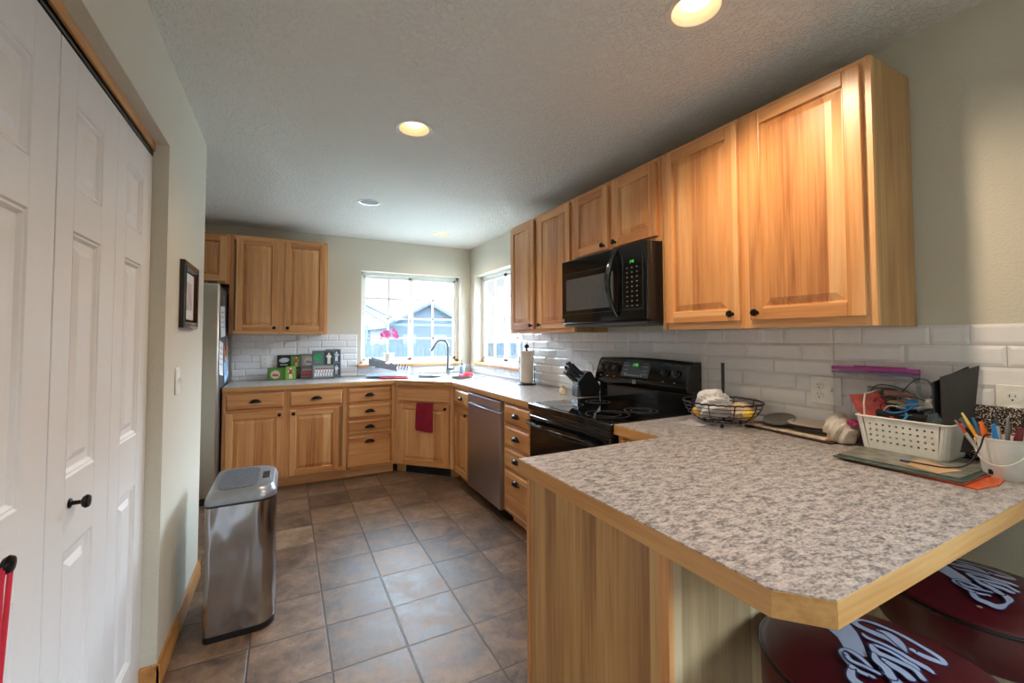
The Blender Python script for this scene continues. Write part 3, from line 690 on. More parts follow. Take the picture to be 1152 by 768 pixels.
# refrigerator
fr = thing('refrigerator', 'stainless side-by-side refrigerator half hidden behind the left wall', 'refrigerator', (-2.96, -.4, 0))
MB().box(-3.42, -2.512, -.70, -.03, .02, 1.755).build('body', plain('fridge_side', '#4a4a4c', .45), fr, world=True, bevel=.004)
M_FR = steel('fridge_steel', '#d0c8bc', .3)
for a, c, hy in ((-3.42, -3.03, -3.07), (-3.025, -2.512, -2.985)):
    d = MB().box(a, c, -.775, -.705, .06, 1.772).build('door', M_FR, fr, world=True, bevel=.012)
    MB().tube([(hy, -.775, .62), (hy, -.82, .66), (hy, -.825, 1.0), (hy, -.82, 1.42), (hy, -.775, 1.46)], .012, 10).build('handle', M_NICK, d, world=True)
MB().box(-3.40, -2.53, -.74, -.70, .0, .055).build('base_grille', M_MATBLK, fr, world=True, smooth=False)
for x in (-3.37, -2.56): MB().box(x-.03, x+.03, -.76, -.66, 1.756, 1.785).build('hinge_cover', M_MATBLK, fr, world=True, bevel=.004)

# papers and magnets on the refrigerator side
def note(name, y0, y1, z0, z1, col, label, tilt=0, marks=None, x=-2.5105):
    M = Matrix.Translation((x, (y0+y1)/2, (z0+z1)/2)) @ Matrix.Rotation(tilt, 4, 'X')
    hy, hz = abs(y1-y0)/2, (z1-z0)/2; n = 8; v = []; 
    for i in range(n+1):
        q = -hz+2*hz*i/n; bow = .006*(1-i/n)**2
        for yy in (-hy, hy):
            for k in (0, .0008): v.append((bow+k, yy, q))
    f = []
    for i in range(n):
        a = i*4; f += [(a, a+2, a+6, a+4), (a+1, a+5, a+7, a+3), (a, a+4, a+5, a+1), (a+2, a+3, a+7, a+6)]
    f += [(0, 1, 3, 2), (n*4, n*4+2, n*4+3, n*4+1)]
    m = MB().add(v, f, 0)
    for i in range(4): m.box(.0015+.006*(1-(.8-i*.15))**2, .0022+.006*(1-(.8-i*.15))**2+.0006, -hy*.7, hy*.6, hz*(.6-i*.32)-.003, hz*(.6-i*.32)+.003, 1)
    m.xf(M); o = m.build(name, [plain('paper_'+col, col, .7), plain('note_ink', marks or '#8d9298', .7)], loc=(x, (y0+y1)/2, (z0+z1)/2), smooth=False)
    return tag(o, label, 'note' if name != 'magnet' else 'magnet', 'papers on the refrigerator side')
note('paper_note', -.70, -.42, 1.34, 1.60, '#dfe2e4', 'long white paper sheet, upper one on the refrigerator side', .05)
note('paper_note', -.74, -.50, 1.02, 1.30, '#e3e6ea', 'white folded note below the long sheet on the refrigerator side', -.12)
note('paper_note', -.42, -.14, .955, 1.17, '#9fbfe2', 'pale blue patterned card low on the refrigerator side', .2, '#4d7db8')
note('paper_note', -.30, -.16, 1.22, 1.33, '#e6c9bd', 'small pink slip poking out on the refrigerator side', -.4)
note('paper_note', -.46, -.38, 1.12, 1.27, '#d0552f', 'narrow orange-red strip magnet on the refrigerator side', 0, '#e0b23a')
note('paper_note', -.33, -.20, 1.17, 1.23, '#c8a24a', 'yellow ochre scrap above the blue card on the refrigerator', .3)
note('paper_note', -.60, -.44, 1.62, 1.71, '#6f6a66', 'small grey photo high on the refrigerator side', .1, '#c9c4bd')

# ================================================================ CEILING FIXTURES
M_TRIMW = plain('can_trim', '#d8d2c8', .5); M_REFL = plain('can_reflector', '#eee0c6', .4)
M_BULB = plain('bulb_glow', '#fff1d8', .5, emit='#ffe8c4', es=2.6)
LBL = ['recessed ceiling lamp above the peninsula, cut by the top of the frame', 'lit recessed ceiling lamp in the middle of the kitchen ceiling', 'recessed ceiling lamp close to the window corner']
for (x, y), lb, pw in zip(CANS, LBL, (1, .55, .3)):
    c = thing('recessed_light', lb, 'ceiling light', (x, y, H), 0, 'recessed ceiling lamps')
    MB().lathe([(.078, .004), (.078, -.001), (.096, -.004), (.098, -.002), (.098, .0), (.078, .004)], (0, 0, 0), 40, caps=False).build('trim_ring', M_TRIMW, c)
    MB().lathe([(.0785, .003), (.072, .03), (.058, .07), (.056, .11), (0, .112)], (0, 0, 0), 40, caps=False).build('reflector', M_REFL, c)
    MB().lathe([(0, .012), (.025, .015), (.045, .027), (.050, .045), (.040, .075), (.018, .10)], (0, 0, 0), 28).build('bulb', M_BULB, c)
    lamp_light((x, y, H-.012), LAMP_W*pw, WARM, 150, .045)
c = thing('ceiling_speaker', 'round grey unlit recessed fixture in the ceiling, second from the window', 'ceiling fixture', (SPK[0], SPK[1], H))
MB().lathe([(.078, .004), (.078, -.001), (.096, -.004), (.098, -.002), (.098, .0), (.078, .004)], (0, 0, 0), 40, caps=False).build('trim_ring', M_TRIMW, c)
MB().lathe([(.0, .008), (.06, .008), (.078, .006)], (0, 0, 0), 40).build('grille', plain('grey_grille_cloth', '#77787a', .7), c)

# ================================================================ LEFT WALL ITEMS
pf = thing('picture_frame', 'small black framed picture on the left wall', 'picture', (XL, -2.40, 1.525))
yh, zh = .165, .152
m = MB(); pr4 = [(0, .0), (.018, .0), (.022, .008), (.016, .02), (.022, .028), (.012, .04), (.006, .044), (0, .044)]
cs = [(-yh, -zh, 1, 1), (yh, -zh, -1, 1), (yh, zh, -1, -1), (-yh, zh, 1, -1)]
rings = [[(d, y+sy*w, z+sz*w) for d, w in pr4] for y, z, sy, sz in cs]; rings.append(rings[0])
m.loft(rings, c0=False, c1=False).build('frame', M_BLK, pf, bevel=0, smooth=False)
MB().box(.001, .006, -yh+.04, yh-.04, -zh+.04, zh-.04).build('mat_board', plain('mat_board', '#c9c8c8', .6), pf, smooth=False)
MB().box(.006, .007, -.075, .075, -.065, .065).build('print', plain('muted_print', '#a99a98', .5, noise=.3, nscale=12), pf, smooth=False)
sw = thing('light_switch', 'white toggle switch plate on the left wall below the picture', 'switch', (XL, -2.575, 1.142))
MB().box(0, .006, -.036, .036, -.058, .058).build('plate', M_WHITE, sw, bevel=.003)
MB().box(.004, .020, -.005, .005, -.004, .012).build('toggle', M_WHITE, sw, bevel=.002)
lan = thing('lanyard', 'red cord looped over the closet knob', 'cord', (DX+.035, -3.768, .91))
M_RED = plain('red_cloth', '#c01830', .7)
for dy in (-.008, .008):
    MB().tube([(-.004, 0, .012), (-.004, dy*1.6, .008), (-.006, dy*1.7, -.02), (-.012, dy, -.2), (-.014, dy*1.2, -.45), (-.014, dy*.8, -.62)], .0042, 6).build('strand', M_RED, lan)

# trash bin
tb = thing('trash_can', 'tall dented stainless steel trash can standing by the left wall', 'trash can', (-2.198, -2.40, 0))
def dshape(sx, sy, n=12):
    pts = []
    hx, hy = .1375*sx, .210*sy
    for cx, cy, r, a0 in ((hx-.085, hy-.085, .085, 0), (-hx+.05, hy-.05, .05, PI/2), (-hx+.025, -hy+.025, .025, PI), (hx-.07, -hy+.07, .07, 1.5*PI)):
        for i in range(n+1):
            t = a0+PI/2*i/n; pts.append((cx+r*math.cos(t), cy+r*math.sin(t)))
    # bulge the right side, slant the near side
    return [(x+(.010*(1-(y/hy)**2) if x > 0 else 0), y-(.0 if y > 0 else .0)) for x, y in pts]
def ring(sx, sy, z): return [(x, y, z) for x, y in dshape(sx, sy)]
MB().loft([ring(.985, .985, 0), ring(.99, .99, .028)]).build('base', M_MATBLK, tb)
zs = [.026+.556*i/16 for i in range(17)]
MB().loft([ring(.985-.012*math.sin(PI*(z-.026)/.556), .98, z) for z in zs]).build('body', M_CAN, tb, ang=40)
MB().loft([ring(.985, .985, .58), ring(.985, .985, .590)]).build('gasket', M_MATBLK, tb)
M_LID = plain('lid_plastic', '#8f9299', .3, .5)
ld = MB().loft([ring(1, 1, .590), ring(1.0, 1.0, .606), ring(.985, .985, .616), ring(.90, .92, .640), ring(.87, .90, .642)]).build('lid', M_LID, tb, ang=35)
MB().loft([[(x, y, z) for x, y in rrect(-.098, .062, -.168, .160, .05)] for z in (.6415, .6455)]).build('lid_flap', plain('dark_lid', '#5d636c', .3, .2, noise=.3, nscale=60), ld)
MB().box(.078, .112, -.055, .055, .6400, .6445).build('sensor', M_MATBLK, ld, bevel=.004)

# ================================================================ SINK AREA
DG = -PI/4
sn = thing('sink', 'stainless double-bowl sink set across the corner worktop', 'sink', (-.56, -.56, .914), DG)
def bowl(m, x0, x1, y0, y1, r, dep):
    R_ = [[(x, y, z) for x, y in rrect(x0+i, x1-i, y0+i, y1-i, max(.02, r-i*.4), 6)] for z, i in ((.006, 0), (.0, .004), (-dep+.02, .012), (-dep, .03))]
    return m.loft(R_, c0=False, c1=True)
hl = [rrect(-.345, .03, -.25, .10, .05), rrect(.055, .345, -.25, .10, .05)]
vs, fs = poly(rrect(-.415, .415, -.305, .285, .09, 10), hl, 0, .007)
MB().add(vs, fs).build('rim', M_SINK, sn, smooth=False, bevel=.002)
m = MB(); bowl(m, -.345, .03, -.25, .10, .05, .17); m.build('basin', M_SINK, sn, ang=60)
m = MB(); bowl(m, .055, .345, -.25, .10, .05, .14); m.build('basin', M_SINK, sn, ang=60)
fc = thing('faucet', 'tall brushed nickel gooseneck pull-down faucet', 'faucet', (-.412, -.345, .921), DG)
m = MB().lathe([(.030, 0), (.030, .004), (.024, .01), (.022, .05), (.020, .075), (.0185, .08), (.0185, .20)], (0, 0, 0), 24)
pts = [(0, 0, .19), (0, 0, .30)]+[(0-.135*.5*(1-math.cos(PI*i/14)), 0-.03*(1-math.cos(PI*i/14)), .31+.075*math.sin(PI*i/14)) for i in range(0, 13)]
m.tube([(p[0], p[1], p[2]) for p in pts], .0150, 12); m.build('spout', M_NICK, fc)
e = Vector(pts[-1]); d = (Vector(pts[-1])-Vector(pts[-2])).normalized()
MB().cyl(e, e+d*.02, .014, .014).cyl(e+d*.02, e+d*.085, .015, .020).cyl(e+d*.085, e+d*.098, .020, .017).build('spray_head', M_NICK, fc, ang=40)
MB().cyl((.015, 0, .06), (.062, .0, .06), .016, .015).tube([(.055, 0, .06), (.072, 0, .075), (.080, 0, .13)], .006, 10, radii=[.010, .008, .005]).build('lever', M_NICK, fc)
sp_ = thing('soap_dispenser', 'grey soap bottle with black pump beside the faucet', 'soap dispenser', (-.262, -.388, .921))
MB().lathe([(.028, 0), (.030, .004), (.029, .085), (.022, .098), (.012, .104)], n=24).build('bottle', plain('soap_grey', '#8b95a3', .25), sp_)
MB().cyl((0, 0, .103), (0, 0, .118), .013).cyl((0, 0, .118), (0, 0, .150), .004).tube([(0, 0, .148), (-.012, -.008, .154), (-.03, -.02, .15)], .005, 8).build('pump', M_MATBLK, sp_)
# draped cloths
def cloth(name, grid, mat, label, cat, loc, thick=.004, sub=2):
    nu, nv = len(grid), len(grid[0]); v = [p for r in grid for p in r]
    m = MB(); m.v = [tuple(p) for p in v]
    for i in range(nu-1):
        for j in range(nv-1): m.f.append([i*nv+j, i*nv+j+1, (i+1)*nv+j+1, (i+1)*nv+j]); m.m.append(0)
    o = m.build(name, mat, loc=loc, ang=80)
    s = o.modifiers.new('solid', 'SOLIDIFY'); s.thickness = thick; s.offset = 0
    q = o.modifiers.new('sub', 'SUBSURF'); q.levels = sub; q.render_levels = sub
    return tag(o, label, cat)
# red dish cloth folded over sink edge
M_CRED = plain('bright_red_cloth', '#d0202e', .8, noise=.15)
g = []
cx_, cy_ = -.385, -.80
for i in range(7):
    row = []
    for j in range(6):
        a = -.075+.15*i/6; b_ = -.05+.10*j/5; q = 1/math.sqrt(2)
        z = .938+.048*math.sin(PI*j/5)*(.3+.7*i/6)+.008*math.sin(i*1.7+j)
        row.append((cx_+(a*.95+b_*.3), cy_+(-a*.2+b_), z))
    g.append(row)
cloth('dish_cloth', g, M_CRED, 'crumpled bright red dish cloth on the corner worktop by the sink', 'cloth', (cx_, cy_, .93))
# burgundy towel hanging on sink cabinet door
q = 1/math.sqrt(2); tx0, ty0 = -.877-.035, -.783-.035
g = []
for i in range(8):
    row = []
    for j in range(11):
        s_ = i/7*.178; z = .702-.262*j/10-.018*(i/7)*(j/10)
        o_ = .004+.006*math.sin(i*1.3+j*.3)*min(1, j/4)+.004
        s2 = s_-.010*(j/10)*(1-i/7)
        row.append((-.886+s2*q-o_*q-.012, -.807-s2*q-o_*q+.008-.012, z))
    g.append(row)
g2 = []
for r in g:
    top = Vector(r[0]); g2.append([tuple(top+Vector((.018*q, .018*q, -.012))), tuple(top+Vector((.008*q, .008*q, .004)))]+r)
cloth('kitchen_towel', g2, plain('burgundy_cloth', '#8c0d2c', .85, noise=.1), 'burgundy towel hanging over the top of the sink cabinet door', 'towel', (-.82, -.87, .70), .004)

# dish rack
dk = thing('dish_rack', 'grey and white dish drying rack left of the sink', 'dish rack', (-1.03, -.27, .921), math.radians(-14)); dk.scale = (1.12, 1.12, 1.15)
M_RG = plain('rack_grey', '#7d838b', .45); M_RW = plain('rack_white', '#c9ccd0', .35)
tr = []
for z, i in ((.004, .02), (.012, 0), (.016, 0), (.010, .015)): tr.append([(x, y, z+.03*(-x+.0)*.2) for x, y in rrect(-.22+i, .18-i, -.15+i, .15-i, .04)])
MB().loft(tr).build('drain_tray', plain('tray_blue_grey', '#9fb0c4', .25), dk, ang=50)
def rk(x): return .075-.18*x
m = MB()
for y0 in (-.13, .13): m.add([(-.19, y0-.002, rk(-.19)), (.06, y0-.002, rk(.06)-.01), (.06, y0-.002, rk(.06)+.035), (-.19, y0-.002, rk(-.19)+.065), (-.19, y0+.002, rk(-.19)), (.06, y0+.002, rk(.06)-.01), (.06, y0+.002, rk(.06)+.035), (-.19, y0+.002, rk(-.19)+.065)], [(0, 1, 2, 3), (7, 6, 5, 4), (0, 4, 5, 1), (1, 5, 6, 2), (2, 6, 7, 3), (3, 7, 4, 0)])
m.box(-.192, -.188, -.13, .13, rk(-.19), rk(-.19)+.065)
m.build('side_wall', M_RG, dk, smooth=False)
m = MB()
for x in [-.18+.04*i for i in range(9)]: m.tube([(x, -.125, rk(x)+.01), (x, .125, rk(x)+.01)], .002, 6)
for y in (-.125, -.06, 0, .06, .125): m.tube([(-.18, y, rk(-.18)+.008), (.17, y, rk(.17)+.008)], .002, 6)
m.tube([(.17, -.13, rk(.17)), (.17, .13, rk(.17))], .003, 6); m.tube([(.06, -.13, rk(.06)+.03), (.17, -.13, rk(.17)+.03), (.17, .13, rk(.17)+.03), (.06, .13, rk(.06)+.03)], .003, 6)
for x, y in ((-.17, -.11), (-.17, .11), (.15, -.11), (.15, .11)): m.cyl((x, y, .012), (x, y, rk(x)+.01), .004, n=8)
m.build('wire_rack', M_RW, dk)
m = MB()
for i in range(5): x = .045+.026*i; m.tube([(x, -.10, rk(x)+.012), (x+.012, -.10, rk(x)+.055), (x+.016, -.10, rk(x)+.062)], .004, 6).tube([(x, -.05, rk(x)+.012), (x+.012, -.05, rk(x)+.055)], .004, 6)
m.build('plate_holder', M_MATBLK, dk)
pl = thing('plate', 'grey dish standing in the drying rack', 'dish', (-1.105, -.215, 1.02), 0)
MB().lathe([(0, 0), (.055, .002), (.085, .014), (.105, .022), (.105, .026), (.083, .019), (.055, .007), (0, .005)], n=36, M=Matrix.Rotation(math.radians(-16), 4, 'Y')).build('dish_body', plain('stone_grey', '#8e979f', .35), pl)
o = MB().loft([[(x, y, z) for x, y in rrect(-.15, .15, -.025, .025, .02)] for z in (0, .018)]).xf(Matrix.Rotation(-.5, 4, 'Z')).xf(Matrix.Translation((-1.05, -.52, .9145))).build('folded_cloth', M_CRED, loc=(-1.05, -.52, .915), bevel=.006)
tag(o, 'flat folded dark red cloth under the front of the dish rack', 'cloth')

# orchid on the window sill
oc = thing('potted_orchid', 'pink orchid in a white pot on the sink window sill', 'orchid', (-.985, .035, WZ0+.028))
MB().lathe([(.038, 0), (.046, .01), (.060, .11), (.062, .118), (.056, .118), (.052, .10), (0, .098)], n=28).build('pot', plain('white_ceramic', '#eceae6', .25), oc)
M_LEAF = plain('leaf_green', '#2f7a35', .45, noise=.3, nscale=20); M_PINK = plain('orchid_pink', '#e678b0', .6, noise=.3, nscale=60)
def leafm(m, p, d, up, L, w, droop=.4, n=8, mi=0):
    p, d, up = Vector(p), Vector(d).normalized(), Vector(up); s = d.cross(up).normalized(); rs = []
    for i in range(n+1):
        t_ = i/n; c = p+d*L*t_+up*(L*(.5*t_-droop*2*t_*t_)); ww = w*math.sin(PI*min(.98, t_*.9+.06))**.8
        rs += [c-s*ww+up*ww*.25, c, c+s*ww+up*ww*.25, c-Vector((0, 0, .0015))]
    f = []
    for i in range(n):
        a = i*4
        for j in range(4): f.append((a+j, a+(j+1) % 4, a+4+(j+1) % 4, a+4+j))
    f += [(0, 1, 2, 3), (n*4+3, n*4+2, n*4+1, n*4)]
    return m.add(rs, f, mi)
for a, L in ((2.6, .09), (-.4, .08), (4.2, .07), (1.2, .06)):
    leafm(MB(), (0, 0, .10), (math.cos(a), math.sin(a)*.5, .1), (0, 0, 1), L, .016, .3).build('leaf', M_LEAF, oc)
stems = [[(0, 0, .1), (-.005, 0, .2), (-.015, 0, .29), (-.05, -.01, .345), (-.085, -.015, .33)], [(.008, 0, .1), (.012, 0, .22), (.02, 0, .33), (.045, -.01, .37), (.07, -.015, .35)]]
for s_ in stems: MB().tube(s_, .0022, 6).build('stem', M_LEAF, oc)
fl = [(-.085, -.02, .325), (-.065, -.03, .350), (-.035, -.02, .355), (-.045, -.03, .315), (-.012, -.015, .325), (.035, -.02, .375), (.062, -.03, .345), (.045, -.03, .315), (.075, -.02, .305), (-.095, -.02, .285)]
for i, p in enumerate(fl):
    m = MB(); r = .030 if i < 9 else .014
    for k in range(5):
        a = 2*PI*k/5+i; leafm(m, p, (math.cos(a), -.35, math.sin(a)), (0, -1, .0), r, r*.5, .1, 5, 0)
    m.lathe([(0, -.004), (.005, 0), (0, .005)], p, 8, m=1)
    m.build('blossom', [M_PINK, plain('blossom_heart', '#c01f6c', .6)], oc)

# small plant on the side sill
pp = thing('small_plant', 'little green plant on the side window sill behind the paper towels', 'plant', (.01, -1.235, WZ0+.028))
MB().lathe([(.02, 0), (.03, .035), (.026, .035), (0, .03)], n=20).build('pot', plain('white_ceramic', '#eceae6', .25), pp)
for a in range(7): leafm(MB(), (0, 0, .03), (math.cos(a*.9), math.sin(a*.9), .9), (0, 0, 1), .045, .012, .2).build('leaf', plain('bright_leaf', '#4fae2e', .45, noise=.2), pp)

# paper towel holder
pt = thing('paper_towel_holder', 'roll of paper towels on a black upright holder', 'paper towel holder', (-.125, -1.60, .914))
MB().lathe([(.082, 0), (.084, .006), (.078, .014), (0, .016)], n=40).build('base', M_MATBLK, pt)
MB().cyl((0, 0, .016), (0, 0, .325), .006, n=12).cyl((0, 0, .300), (0, 0, .325), .011, n=16).lathe([(0, -.022), (.013, -.018), (.021, -.005), (.021, .006), (.013, .018), (0, .022)], (0, 0, .338), 20).build('post', M_MATBLK, pt)
MB().tube([(.064, -.03, .016), (.064, -.03, .14), (.064, -.03, .16)], .0035, 8).build('tension_arm', M_MATBLK, pt)
MB().lathe([(.0205, .018), (.057, .018), (.058, .022), (.058, .292), (.057, .296), (.0205, .296), (.0205, .018)], n=40, caps=False).build('paper_roll', plain('towel_paper', '#d8cdbf', .85), pt)
# mosaic vase
def mosaic():
    m, t, b = nt('blue_mosaic'); tc = N(t, 'ShaderNodeTexCoord'); mp = N(t, 'ShaderNodeMapping'); mp.inputs['Scale'].default_value = (55, 55, 55)
    mp.inputs['Location'].default_value = (.3, .3, 0)
    t.links.new(tc.outputs['Object'], mp.inputs[0]); fl_ = N(t, 'ShaderNodeVectorMath', operation='FLOOR'); t.links.new(mp.outputs[0], fl_.inputs[0])
    wn = N(t, 'ShaderNodeTexWhiteNoise'); t.links.new(fl_.outputs[0], wn.inputs['Vector'])
    c = ramp(t, wn.outputs[0], [(.2, '#3f5f9a'), (.45, '#8aa6cf'), (.6, '#dfe6ee'), (.85, '#55606e')]); c.color_ramp.interpolation = 'CONSTANT'
    t.links.new(c.outputs[0], b.inputs['Base Color']); b.inputs['Roughness'].default_value = .2; return m
o = MB().loft([[(x, y, z) for x, y in rrect(-i, i, -i, i, .008, 3)] for z, i in ((0, .030), (.24, .034), (.247, .036), (.247, .030), (.22, .028))]).build('mosaic_vase', mosaic(), loc=None)
o.location = (-.085, -1.475, .914); tag(o, 'tall square blue and white mosaic holder behind the paper towels', 'vase')
# knife block
kbk = thing('knife_block', 'black slanted knife block full of black-handled knives beside the range', 'knife block', (-.120, -2.435, .914), math.radians(166))
# local x = toward the handles (image left), block leans; local y = thickness
prof = [(.075, 0), (-.085, 0), (-.095, .085), (-.022, .185), (.105, .085)]
prof = [(.062, 0), (-.075, 0), (-.085, .075), (-.012, .178), (.020, .172), (.085, .100)]
MB().prism([(x, z) for x, z in prof], 'y', -.055, .055).build('block', plain('block_black', '#1b1e22', .35), kbk, bevel=.004, smooth=False)
MB().box(.063, .088, -.050, .050, 0, .080).build('block_front', plain('block_front_grey', '#4b5562', .4), kbk, bevel=.003, smooth=False)
kd = Vector((.70, 0, .60)).normalized(); kn_ = Vector((.60, 0, -.70)).normalized()
rowspec = [(.035, .150, (-.044, -.015, .015, .044), .128, .0095), (.058, .128, (-.044, -.016, .014, .042), .115, .0090), (.078, .104, (-.045, -.023, .0, .022, .045), .096, .0078)]
for x, z, ys, L, r in rowspec:
    for i, y in enumerate(ys):
        p = Vector((x, y, z)); l = L*(1+.10*math.sin(i*2.3+x*90))
        m = MB(); a = kd*l
        m.loft([[tuple(p+kd*s_+Vector((0, 1, 0))*r*.62*cx+kn_*(r*cy*sc)) for cx, cy in ((-1, -.7), (-.6, -1), (.6, -1), (1, -.7), (1, .7), (.6, 1), (-.6, 1), (-1, .7))] for s_, sc in ((0, 1), (l*.12, 1), (l*.5, .9), (l*.85, 1.05), (l*.97, 1.2), (l, .8))], 0)
        k_ = m.build('knife', plain('knife_handle', '#1c2026', .22), None, loc=None, ang=50); k_.parent = None
        Mw = Matrix.Translation((-.120, -2.435, .914)) @ Matrix.Rotation(math.radians(166), 4, 'Z')
        k_.data.transform(Matrix.Translation(-p)); k_.matrix_world = Mw @ Matrix.Translation(p)
        row = ['top', 'middle', 'lowest'][rowspec.index((x, z, ys, L, r))]
        tag(k_, 'black-handled knife standing in the %s row of the knife block' % row, 'knife', 'knives in the %s row of the block' % row)
        cyl_ = MB().loft([[tuple(kd*s_+Vector((0, 1, 0))*r*.66*cx+kn_*(r*cy)) for cx, cy in ((-1, -1), (1, -1), (1, 1), (-1, 1))] for s_ in (-.002, .010)]).build('bolster', M_NICK, k_, smooth=False)
# cream ceramic by the block
cc = thing('salt_cellar', 'small cream and gold ceramic pot in front of the knife block', 'ceramic', (-.225, -2.30, .914))
MB().lathe([(.018, 0), (.024, .004), (.029, .022), (.024, .042), (.016, .048)], n=24).build('pot_body', plain('cream_glaze', '#e2d6b8', .25), cc)
MB().lathe([(.017, .047), (.014, .056), (.004, .060), (.005, .066), (0, .069)], n=20).build('lid', plain('gold_glaze', '#b8934c', .3, .4), cc)

# outlets
def outlet(name, label, loc, face, gangs='r', w=.07):
    # face 'y': wall_back (normal -y); 'x': wall_right (normal -x)
    o = thing(name, label, 'outlet', loc, 0 if face == 'y' else -PI/2)
    n = len(gangs); W_ = .035+.0175*0 if n == 1 else .058
    MB().box(-W_, W_, -.006, 0, -.058, .058).build('plate', M_WHITE, o, bevel=.002)
    for i, g_ in enumerate(gangs):
        cx = 0 if n == 1 else (-.023+.046*i)
        if g_ == 'r':
            for s_ in (.020, -.020):
                m = MB().cyl((cx, -.0058, s_), (cx, -.0085, s_), .0165, n=24)
                rc = m.build('receptacle', M_WHITE, o)
                MB().box(cx-.007, cx-.005, -.0088, -.0084, s_+.0, s_+.009).box(cx+.005, cx+.007, -.0088, -.0084, s_+.001, s_+.008).cyl((cx, -.0084, s_-.008), (cx, -.0088, s_-.008), .0028, n=10).build('slots', M_MATBLK, rc, smooth=False)
        else:
            MB().box(cx-.0045, cx+.0045, -.018, -.004, -.002, .012).build('toggle', M_WHITE, o, bevel=.0015)
    return o
outlet('wall_outlet', 'white outlet and toggle switch plate on the backsplash over the paper pile', (-.0075, -3.900, 1.103), 'x', 'rs')
outlet('wall_outlet', 'white outlet behind the pencil bucket at the right edge', (-.0075, -4.418, 1.118), 'x')
outlet('wall_outlet', 'white outlet on the tile left of the sports photo plaques', (-2.212, -.0075, 1.10), 'y')
outlet('wall_outlet', 'small white outlet on the tile behind the knife block', (-.0075, -2.335, 1.075), 'x')
# ================================================================ SPORTS PLAQUES
GR = lambda c: plain('print_'+c, c, .45, noise=.12, nscale=90)
def plaque(name, x0, x1, z0h, y, base, pics, label, tilt=-.10, th=.012):
    cx = (x0+x1)/2; o = thing(name, label, 'picture', (cx, y, .914)); w = (x1-x0)/2
    Mx = Matrix.Rotation(tilt, 4, 'X')
    MB().box(-w, w, 0, th, 0, z0h).xf(Mx).build('board', plain('plaque_'+base, base, .4), o, smooth=False, bevel=.001)
    for k, (kind, u0, u1, v0, v1, c) in enumerate(pics):
        a, b_, c0, c1 = -w+2*w*u0, -w+2*w*u1, z0h*v0, z0h*v1
        m = MB().box(a, b_, -.001, 0, c0, c1, 0); mats = [GR(c[0])]
        W_, H_ = b_-a, c1-c0; mx = (a+b_)/2
        if kind == 'player':
            mats += [GR(c[1]), GR(c[2])]
            def q(pts, mi): m.prism([(mx+px*H_, c0+pz*H_) for px, pz in pts], 'y', -.0016, -.001, mi)
            q([(-.10, .40), (.10, .42), (.13, .74), (-.12, .74)], 1); q([(-.10, .06), (-.02, .06), (.0, .42), (-.10, .42)], 2); q([(.02, .05), (.10, .05), (.10, .42), (.0, .42)], 2)
            m.cyl((mx, -.0016, c0+.82*H_), (mx, -.001, c0+.82*H_), .07*H_, n=14, m=2)
            q([(.12, .72), (.20, .56), (.14, .50), (.10, .62)], 2); q([(-.12, .72), (-.22, .60), (-.17, .55), (-.10, .64)], 2)
        elif kind == 'team':
            mats += [GR(c[1]), GR(c[2])]
            for r in range(2):
                for i in range(7):
                    xx = a+W_*(.1+.133*i+.03*r); zz = c0+H_*(.30+.28*r)
                    if xx > b_-.006: continue
                    m.box(xx-.045*W_, xx+.045*W_, -.0016-.0002*(1-r), -.001, zz-.18*H_, zz+.10*H_, 1).cyl((xx, -.0016, zz+.16*H_), (xx, -.001, zz+.16*H_), .045*W_, n=10, m=2)
        elif kind == 'emblem':
            mats += [GR(c[1])]
            m.prism([(mx+W_*.42*math.cos(t_)-.1*W_*math.sin(t_), c0+H_*.62+H_*.22*math.sin(t_)+.08*H_*math.cos(t_)) for t_ in [2*PI*i/20 for i in range(20)]], 'y', -.0016, -.001, 1)
            for i in range(5): m.box(mx-W_*.32+W_*.13*i, mx-W_*.32+W_*.13*i+W_*.09, -.0016, -.001, c0+.12*H_, c0+.24*H_, 1)
        elif kind == 'ball':
            mats += [GR(c[1]), GR(c[2])]
            m.cyl((mx, -.0016, c0+.45*H_), (mx, -.001, c0+.45*H_), .40*H_, n=24, m=1).prism([(mx-.28*H_, c0+.30*H_), (mx+.28*H_, c0+.26*H_), (mx+.24*H_, c0+.45*H_), (mx-.2*H_, c0+.52*H_)], 'y', -.002, -.0016, 2)
        m.xf(Mx).build('photo', mats, o, smooth=False)
    return o
plaque('photo_plaque', -2.105, -1.875, .245, -.040, '#14161a', [('emblem', .05, .50, .52, .95, ('#14161a', '#c8ccd0')), ('player', .54, .96, .50, .95, ('#6d9a3a', '#c0282a', '#e8d5c4')), ('team', .55, .9, .08, .45, ('#2c3a24', '#7a2022', '#cdb59c'))], 'black sports photo plaque with a red player, behind the green one')
plaque('photo_plaque', -2.185, -1.930, .122, -.095, '#3f6b24', [('ball', .05, .48, .08, .92, ('#4f7c2c', '#c8b49c', '#b04a30')), ('player', .62, .97, .02, 1.08, ('#83ad45', '#c42c2e', '#efe0d0'))], 'low green football photo plaque, leftmost of the sports plaques')
plaque('photo_plaque', -1.895, -1.735, .250, -.060, '#6a6264', [('ball', .08, .88, .52, .95, ('#a39a92', '#c2b8ac', '#8b7f74')), ('team', .08, .9, .06, .46, ('#8a7c7a', '#b5222c', '#d8c0b0'))], 'grey plaque with a ball over a red team photo, behind the tallest front plaque')
plaque('photo_plaque', -1.655, -1.505, .300, -.050, '#5f6870', [('player', .50, .92, .55, .95, ('#2b3946', '#b3b6c4', '#e8dfe0')), ('player', .5, .92, .08, .48, ('#39424f', '#d8dde6', '#b8b8c0'))], 'grey photo plaque peeking out at the right of the sports plaques')
